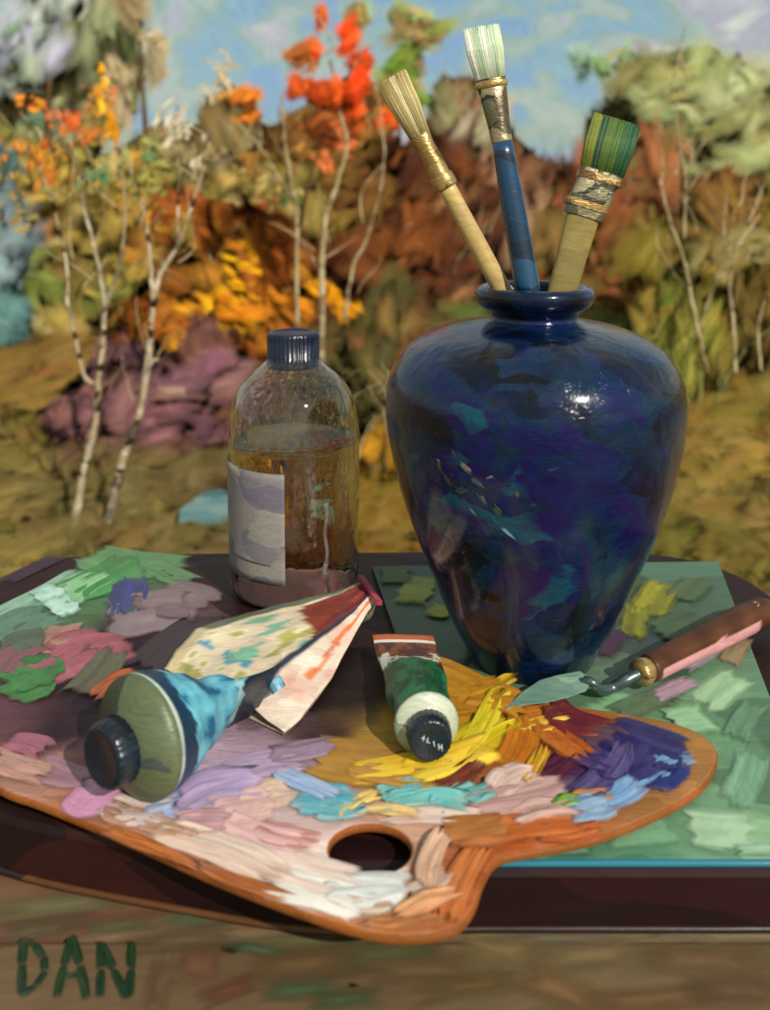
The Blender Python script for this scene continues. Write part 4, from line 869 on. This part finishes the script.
# ============================================================ PAINT TUBES
def frame_from(ax):
    ax = ax.normalized(); s_ = ax.cross(Vector((0, 0, 1))).normalized(); return s_, s_.cross(ax)
def tube_body(C0, axis, Ln, Rad, crimp_w, crimp_dir, colf, mat, parent, name='body', nseg=64, nl=60, bend=None, sag=None, wr=.0012, seed=1, end_t=.0014):
    """round at the shoulder, flattened to a crimp at the tail. axis points from shoulder to tail"""
    ax = axis.normalized(); s_, u_ = frame_from(ax); V = []; F = []; C = []
    cd = (s_*math.cos(crimp_dir)+u_*math.sin(crimp_dir)); ce = ax.cross(cd)
    for i in range(nl+1):
        f = i/nl; k = min(1, f/.92); k = k*k*(3-2*k)
        a_ = Rad*(1-k)+crimp_w/2*k; b_ = Rad*(1-k)**.8+end_t*k
        dz = sag*k if sag else 0
        c = C0+ax*(Ln*f)+Vector((0, 0, dz))+(bend*f*f if bend else Vector((0, 0, 0)))
        for j in range(nseg):
            th = 2*math.pi*j/nseg; p = cd*(a_*math.cos(th))+ce*(b_*math.sin(th))
            w = noise.noise(Vector((f*7+seed, math.cos(th)*1.7, math.sin(th)*1.7)))*wr*math.sin(math.pi*min(1, f*1.1))*3
            V.append(c+p*(1+w/max(.004, p.length))); C.append(colf(f, th))
    for i in range(nl):
        for j in range(nseg): F.append((i*nseg+j, i*nseg+(j+1) % nseg, (i+1)*nseg+(j+1) % nseg, (i+1)*nseg+j))
    F.append(tuple(range(nl*nseg, nl*nseg+nseg))); F.append(tuple(range(nseg))[::-1])
    return mesh(name, V, F, mat, parent, C), C0+ax*Ln+Vector((0, 0, sag or 0)), cd, ce
def lathe_ax(prof, C0, ax, seg=64, knurl=0):
    """prof: (distance along ax, radius)"""
    ax = ax.normalized(); s_, u_ = frame_from(ax); V = []; F = []
    for d, r_ in prof:
        for j in range(seg):
            th = 2*math.pi*j/seg; rr = r_*(1+(knurl if (j//2) % 2 else 0)) if r_ > .004 else r_
            V.append(C0+ax*d+(s_*math.cos(th)+u_*math.sin(th))*rr)
    for i in range(len(prof)-1):
        for j in range(seg): F.append((i*seg+j, (i+1)*seg+j, (i+1)*seg+(j+1) % seg, i*seg+(j+1) % seg))
    return V, F
M_TUBE = oil('printed_tube_skin', [hx('#888888')], 60, 2.4, (0, 0, .8), .38, .5, .0012, .5, attr=True, attr_mix=1, amt=.7)
M_SHO = oil('grey_green_metal_shoulder', [hx('#4a5238'), hx('#5f6a4a'), hx('#3a4030'), hx('#626c50'), hx('#4a5450')], 50, 2, (0, 0, .8), .42, .5, .001, .4, metal=.1)
M_SHW = oil('pale_shoulder', [hx('#b8c0a4'), hx('#98a48c'), hx('#ccd0b8'), hx('#8a9a84')], 60, 2, (0, 0, .8), .4, .5, .001, .5)
M_CAP = oil('black_cap', [hx('#0c121c'), hx('#141c28'), hx('#10202c')], 60, 2, (0, 0, .8), .3, .3, .0005, .6)

# --- blue tube
RB = .039
sc = P(142, 736, PZ+RB*1.0); tl = P(266, 698, PZ+.020)
ve = tl-sc; axb = Vector((.60, .80, -.04)).normalized(); Lb = ve.length*.72; bendb = ve-axb*Lb; bendb.z = 0
bt = thing('paint_tube', 'fat blue paint tube with grey green shoulder lying on the left of the palette', 'paint tube', (sc.x, sc.y, PZ))
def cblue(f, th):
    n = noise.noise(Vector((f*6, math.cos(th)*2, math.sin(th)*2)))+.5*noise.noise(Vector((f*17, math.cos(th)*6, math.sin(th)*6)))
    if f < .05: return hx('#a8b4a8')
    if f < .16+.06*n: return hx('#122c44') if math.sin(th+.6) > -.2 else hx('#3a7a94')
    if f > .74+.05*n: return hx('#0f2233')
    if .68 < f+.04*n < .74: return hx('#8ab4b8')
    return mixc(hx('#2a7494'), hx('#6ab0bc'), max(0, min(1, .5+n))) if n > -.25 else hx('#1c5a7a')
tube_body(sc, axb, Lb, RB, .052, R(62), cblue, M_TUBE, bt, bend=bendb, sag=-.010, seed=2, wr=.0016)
V_, F_ = lathe_ax([(-.0005, RB*1.005), (.002, RB*1.015), (.004, RB*1.0), (.007, RB*.94), (.0105, RB*.82), (.0135, RB*.66), (.0155, RB*.52), (.0168, RB*.44), (.022, RB*.42)], sc, -axb)
mesh('shoulder', V_, F_, M_SHO, bt)
V_, F_ = lathe_ax([(.0160, RB*.3), (.0160, RB*.49), (.0175, RB*.53), (.0290, RB*.50), (.0315, RB*.46), (.0318, RB*.40), (.0308, RB*.36), (.0308, .0001)], sc, -axb, 96, .025)
mesh('screw_cap', V_, F_, M_CAP, bt)
# --- green tube
RG = .0215
cg = P(426, 722, PZ+RG*.97); tg = P(403, 634, PZ+.016)
axg = tg-cg; axg.z = 0; Lg = axg.length
gt = thing('paint_tube', 'green paint tube with black cap facing the viewer beside the yellow paint', 'paint tube', (cg.x, cg.y, PZ))
def cgreen(f, th):
    n = noise.noise(Vector((f*5, math.cos(th)*2, math.sin(th)*2)))+.5*noise.noise(Vector((f*17, math.cos(th)*6, math.sin(th)*6)))
    if f > .93: return hx('#b05a30')
    if f > .885: return hx('#e0dcd0')
    if f > .5+.1*n:
        return hx('#d0d0c0') if (n > .12 and f < .72) else (hx('#7a4428') if n > -.15 else hx('#4a2420'))
    return hx('#1f6a44') if n > .1 else (hx('#134a30') if n > -.25 else hx('#2c5a34'))
tube_body(cg, axg, Lg, RG, .052, R(-4), cgreen, M_TUBE, gt, sag=-.006, seed=9, wr=.0014)
V_, F_ = lathe_ax([(-.0005, RG*1.0), (.001, RG*1.06), (.003, RG*1.05), (.0045, RG*.95), (.007, RG*.7), (.009, RG*.5), (.012, RG*.48)], cg, -axg)
mesh('shoulder', V_, F_, M_SHW, gt)
V_, F_ = lathe_ax([(.0085, RG*.4), (.0085, RG*.66), (.010, RG*.71), (.021, RG*.68), (.0228, RG*.63), (.023, RG*.55), (.0222, RG*.5), (.0222, .0001)], cg, -axg, 96, .025)
cap = mesh('screw_cap', V_, F_, M_CAP, gt)
s_, u_ = frame_from(-axg.normalized()); fc = cg-axg.normalized()*.0229
def cm(x, y): return fc+s_*(x*RG)+u_*(y*RG)
mk = MB()
for seg_ in [[(-.36, -.32), (-.34, -.1)], [(-.36, -.21), (-.26, -.19)], [(-.25, -.28), (-.24, -.08)], [(-.12, -.16), (-.08, .02)], [(.04, -.04), (.12, .04), (.1, .14)], [(.14, -.02), (.12, .06)], [(.2, .1), (.3, .16)], [(.25, .04), (.22, .22)]]:
    pts = [cm(x, y) for x, y in seg_]; mk.add(*tube(pts, [.0005]*len(pts), 5))
m, nt, pb = newmat('white_ink'); pb.inputs['Base Color'].default_value = (*hx('#b8c4c4'), 1)
mk.build('raised_lettering', m, cap)

# --- flattened cream tube
ct0 = P(270, 670, PZ)
ct = thing('squeezed_paint_tube', 'crumpled flat cream paint tube with a red brown end in front of the bottle', 'paint tube', (ct0.x, ct0.y, PZ))
stn = [((164, 668), (284, 732)), ((176, 650), (300, 718)), ((196, 628), (316, 698)), ((245, 612), (332, 676)), ((300, 600), (344, 652)), ((340, 590), (360, 624)), ((362, 580), (376, 600))]
hz = [(.006, .020, .005), (.012, .028, .005), (.018, .034, .006), (.022, .038, .008), (.026, .040, .010), (.030, .038, .014), (.034, .036, .026)]
ni, nj = 42, 36; top_ = []; C = []
def lerp_st(f):
    q = f*(len(stn)-1); i = min(len(stn)-2, int(q)); g = q-i
    A = [stn[i][e][c_]*(1-g)+stn[i+1][e][c_]*g for e in (0, 1) for c_ in (0, 1)]
    H = [hz[i][c_]*(1-g)+hz[i+1][c_]*g for c_ in range(3)]; return A, H
Vt = []; Ct = []
for i in range(ni+1):
    f = i/ni; A, H = lerp_st(f)
    zb0, zm0, ze0 = H
    pa = P(A[0], A[1], PZ+zb0); pe = P(A[2], A[3], PZ+ze0)
    for j in range(nj+1):
        s = j/nj; base_ = pa.lerp(pe, s)
        ridge = .74
        lift = (zm0-zb0)*.55*(math.sin(math.pi/2*min(1, s/ridge))**1.2 if s < ridge else (1-((s-ridge)/(1-ridge)))**1.0*1.0)
        wv = .0022*noise.noise(Vector((f*5, s*5, 2)))+.001*noise.noise(Vector((f*16, s*12, 7)))
        Vt.append(base_+Vector((0, 0, max(0, lift*.8)+wv)))
        n = noise.noise(Vector((f*5+3, s*6, 1)))+.5*noise.noise(Vector((f*13, s*14, 5)))
        if s > ridge+.0: c = mixc(hx('#e0cdb8'), hx('#d8a08c'), max(0, min(1, n+.1))) if not (abs(s-.87+.05*n) < .03 and f > .4) else hx('#d87a4c')
        elif s > ridge-.05: c = hx('#2c3444') if f > .25 else hx('#d0c0a0')
        elif f > .56+.16*(ridge-s)+.03*n and s > .12: c = mixc(hx('#8a3a24'), hx('#5a1f28'), max(0, min(1, .4+n+(f-.8)*2)))
        elif s < .1: c = hx('#5f6450') if f > .35 else hx('#c8b48a')
        elif n > .32: c = hx('#a8a05a')
        elif n < -.34: c = hx('#74a88c')
        elif n < -.2 and f < .3: c = hx('#4a94ac')
        else: c = mixc(hx('#e0d4ac'), hx('#ccb0a0'), max(0, min(1, .4-n)))
        if abs(f-.18) < .05 and abs(s-.72) < .035: c = hx('#1c3c5c')
        Ct.append(c)
nt_ = len(Vt)
for v in list(Vt): Vt.append(v+Vector((.0006, .0012, -.0014)) if True else v)
Ct += Ct[:nt_]
Ft = []
for i in range(ni):
    for j in range(nj):
        q = i*(nj+1)+j; Ft.append((q, q+nj+1, q+nj+2, q+1)); Ft.append((q+nt_, q+1+nt_, q+nj+2+nt_, q+nj+1+nt_))
rim_ = [j for j in range(nj+1)]+[i*(nj+1)+nj for i in range(1, ni+1)]+[ni*(nj+1)+j for j in range(nj-1, -1, -1)]+[i*(nj+1) for i in range(ni-1, 0, -1)]
for q in range(len(rim_)): a, b_ = rim_[q], rim_[(q+1) % len(rim_)]; Ft.append((a, b_, b_+nt_, a+nt_))
mesh('body', Vt, Ft, M_TUBE, ct, Ct)
# underside so that the tube has a closed back on the palette
Vu = []; 
for i in range(ni+1):
    A, H = lerp_st(i/ni); pa = P(A[0], A[1], PZ+H[0]); pe = P(A[2], A[3], PZ+H[2])
    for j in range(9):
        q = pa.lerp(pe, j/8); z = q.z-.0025-(q.z-PZ-.002)*math.sin(math.pi*j/8)*.9; Vu.append(Vector((q.x, q.y+.001, max(PZ+.0012, z))))
Fu = [(i*9+j, i*9+j+1, (i+1)*9+j+1, (i+1)*9+j) for i in range(ni) for j in range(8)]
mesh('underside', Vu, Fu, M_TUBE, ct, [hx('#b0a488')]*len(Vu))
# crimped tip and torn spot
tp = P(369, 588, PZ+.034); mm = MB()
a_ = P(360, 577, PZ+.036); b2 = P(379, 603, PZ+.030)
V_ = []; 
for c_ in (a_, b2):
    for dx, dz in ((-.002, .002), (.003, .002), (.003, -.002), (-.002, -.002)): V_.append(c_+Vector((dx, .0, dz)))
mesh('crimped_end', V_, [(0, 1, 2, 3), (7, 6, 5, 4), (0, 4, 5, 1), (1, 5, 6, 2), (2, 6, 7, 3), (3, 7, 4, 0)], oil('crimson_foil', [hx('#8a2438'), hx('#a83c4c')], 80, 2, (0, 0, .3), .4, .4, .001, .5), ct, smooth=False)
V_, F_ = lathe_ax([(0, .0055), (.006, .0058), (.008, .0052), (.0085, .0042), (.0075, .0036), (.0075, .0001)], P(279, 690, PZ+.026), P(270, 673, PZ+.036)-P(279, 690, PZ+.026), 48, .03)
mesh('nozzle', V_, F_, oil('blue_nozzle', [hx('#14304c'), hx('#2a5a7a'), hx('#7ab0c4')], 120, 2, (0, 0, .4), .35, .3, .0005, .5), ct)

# ============================================================ PALETTE KNIFE
KZ = GZ
kn = thing('palette_knife', 'palette knife with green reflecting blade and brown wooden handle', 'palette knife', P(640, 672, KZ))
def kp(x, y, h): return P(x, y, KZ+h)
bl = [(506, 708, .014), (522, 692, .0145), (540, 680, .015), (558, 675, .0155), (580, 671, .016), (592, 679, .016), (586, 690, .0155), (566, 697, .015), (546, 702, .0145), (525, 704, .014)]
bm = bmesh.new(); vs = [bm.verts.new(kp(*q)) for q in bl]; f = bm.faces.new(vs); ex = bmesh.ops.extrude_face_region(bm, geom=[f])
for v in ex['geom']:
    if isinstance(v, bmesh.types.BMVert): v.co.z -= .0008
M_BLADE = oil('green_reflecting_steel', [hx('#7aa08a'), hx('#94b8a0'), hx('#6a9080'), hx('#a4c4ac')], 50, 3, (0, 0, .5), .28, .4, .0006, .6, metal=.2)  # green reflection on the steel is put into the base colour
from_bm('blade', bm, M_BLADE, kn, False)
m = MB(); pts = smoothpath([kp(584, 680, .0165), kp(593, 683, .016), (kp(601, 690, .008)), kp(612, 688, .006), kp(626, 680, .012), kp(640, 673, .015)], 5)
m.add(*tube(pts, [.0034+.0016*(i/len(pts)) for i in range(len(pts))], 10)); m.build('neck', oil('dark_steel', [hx('#7a948c'), hx('#b0b8b0'), hx('#5a6e6a')], 80, 3, (0, 0, .5), .3, .3, .0005, .6, metal=.7), kn)
h0, h1 = kp(640, 673, .015), kp(770, 607, .0165); hax = h1-h0; Lh = hax.length; k = zc(h0)/FL
V_, F_ = lathe_ax([(-.004, .0001), (-.004, .006), (-.003, .009), (0, .0105), (.004, .0108), (.009, .0095), (.012, .0085)], h0, hax, 40)
mesh('ferrule', V_, F_, M_GOLD, kn)
hp = [(.010, .0095), (.014, .011), (Lh*.2, .0112), (Lh*.45, .0124), (Lh*.7, .0134), (Lh*.88, .0132), (Lh*.96, .0105), (Lh*.99, .006), (Lh, .0001)]
hp = [(q.x, max(.0001, q.y)) for q in smoothpath([Vector((a, b_, 0)) for a, b_ in hp], 5)]
V_, F_ = lathe_ax(hp, h0, hax, 40)
def chand(v):
    d = (v-h0).dot(hax.normalized())/Lh; p = v-h0-hax*d
    n = noise.noise(v*40)
    return hx('#d49898') if (.08 < d < .8 and -.009 < p.z < .003+.002*n and p.y < 0) else mixc(hx('#42200f'), hx('#5f3a1c'), max(0, min(1, .5+n)))
mesh('handle', V_, F_, oil('brown_varnished_wood', [hx('#6a4626')], 40, 5, (0, 0, .4), .42, .4, .0006, .3, coat=0, attr=True, attr_mix=1, amt=.7), kn, [chand(v) for v in V_])
rc = h0+hax*.86+Vector((0, -.0040, .0122))
V_, F_ = lathe_ax([(-.002, .0032), (.0005, .0032), (.0012, .0024), (.0008, .0016), (.0, .0012), (-.0002, .0001)], rc, Vector((0, -.35, 1)), 24)
mesh('rivet', V_, F_, M_FER, kn)

# ============================================================ CAMERA & RENDER
cam = bpy.data.cameras.new('camera'); co = bpy.data.objects.new('camera', cam); COL.objects.link(co)
co.location = CO; co.rotation_euler = (R(90)-PITCH, 0, 0)
cam.sensor_fit = 'HORIZONTAL'; cam.sensor_width = 36; cam.lens = 36*FL/770; cam.shift_y = (YC-505)/770; cam.clip_start = .02; cam.clip_end = 2000
cam.dof.use_dof = True; cam.dof.focus_distance = .77; cam.dof.aperture_fstop = 7.0
scene.camera = co
scene.render.engine = 'CYCLES'
scene.view_settings.view_transform = 'Standard'; scene.view_settings.look = 'None'; scene.view_settings.exposure = 0; scene.view_settings.gamma = 1
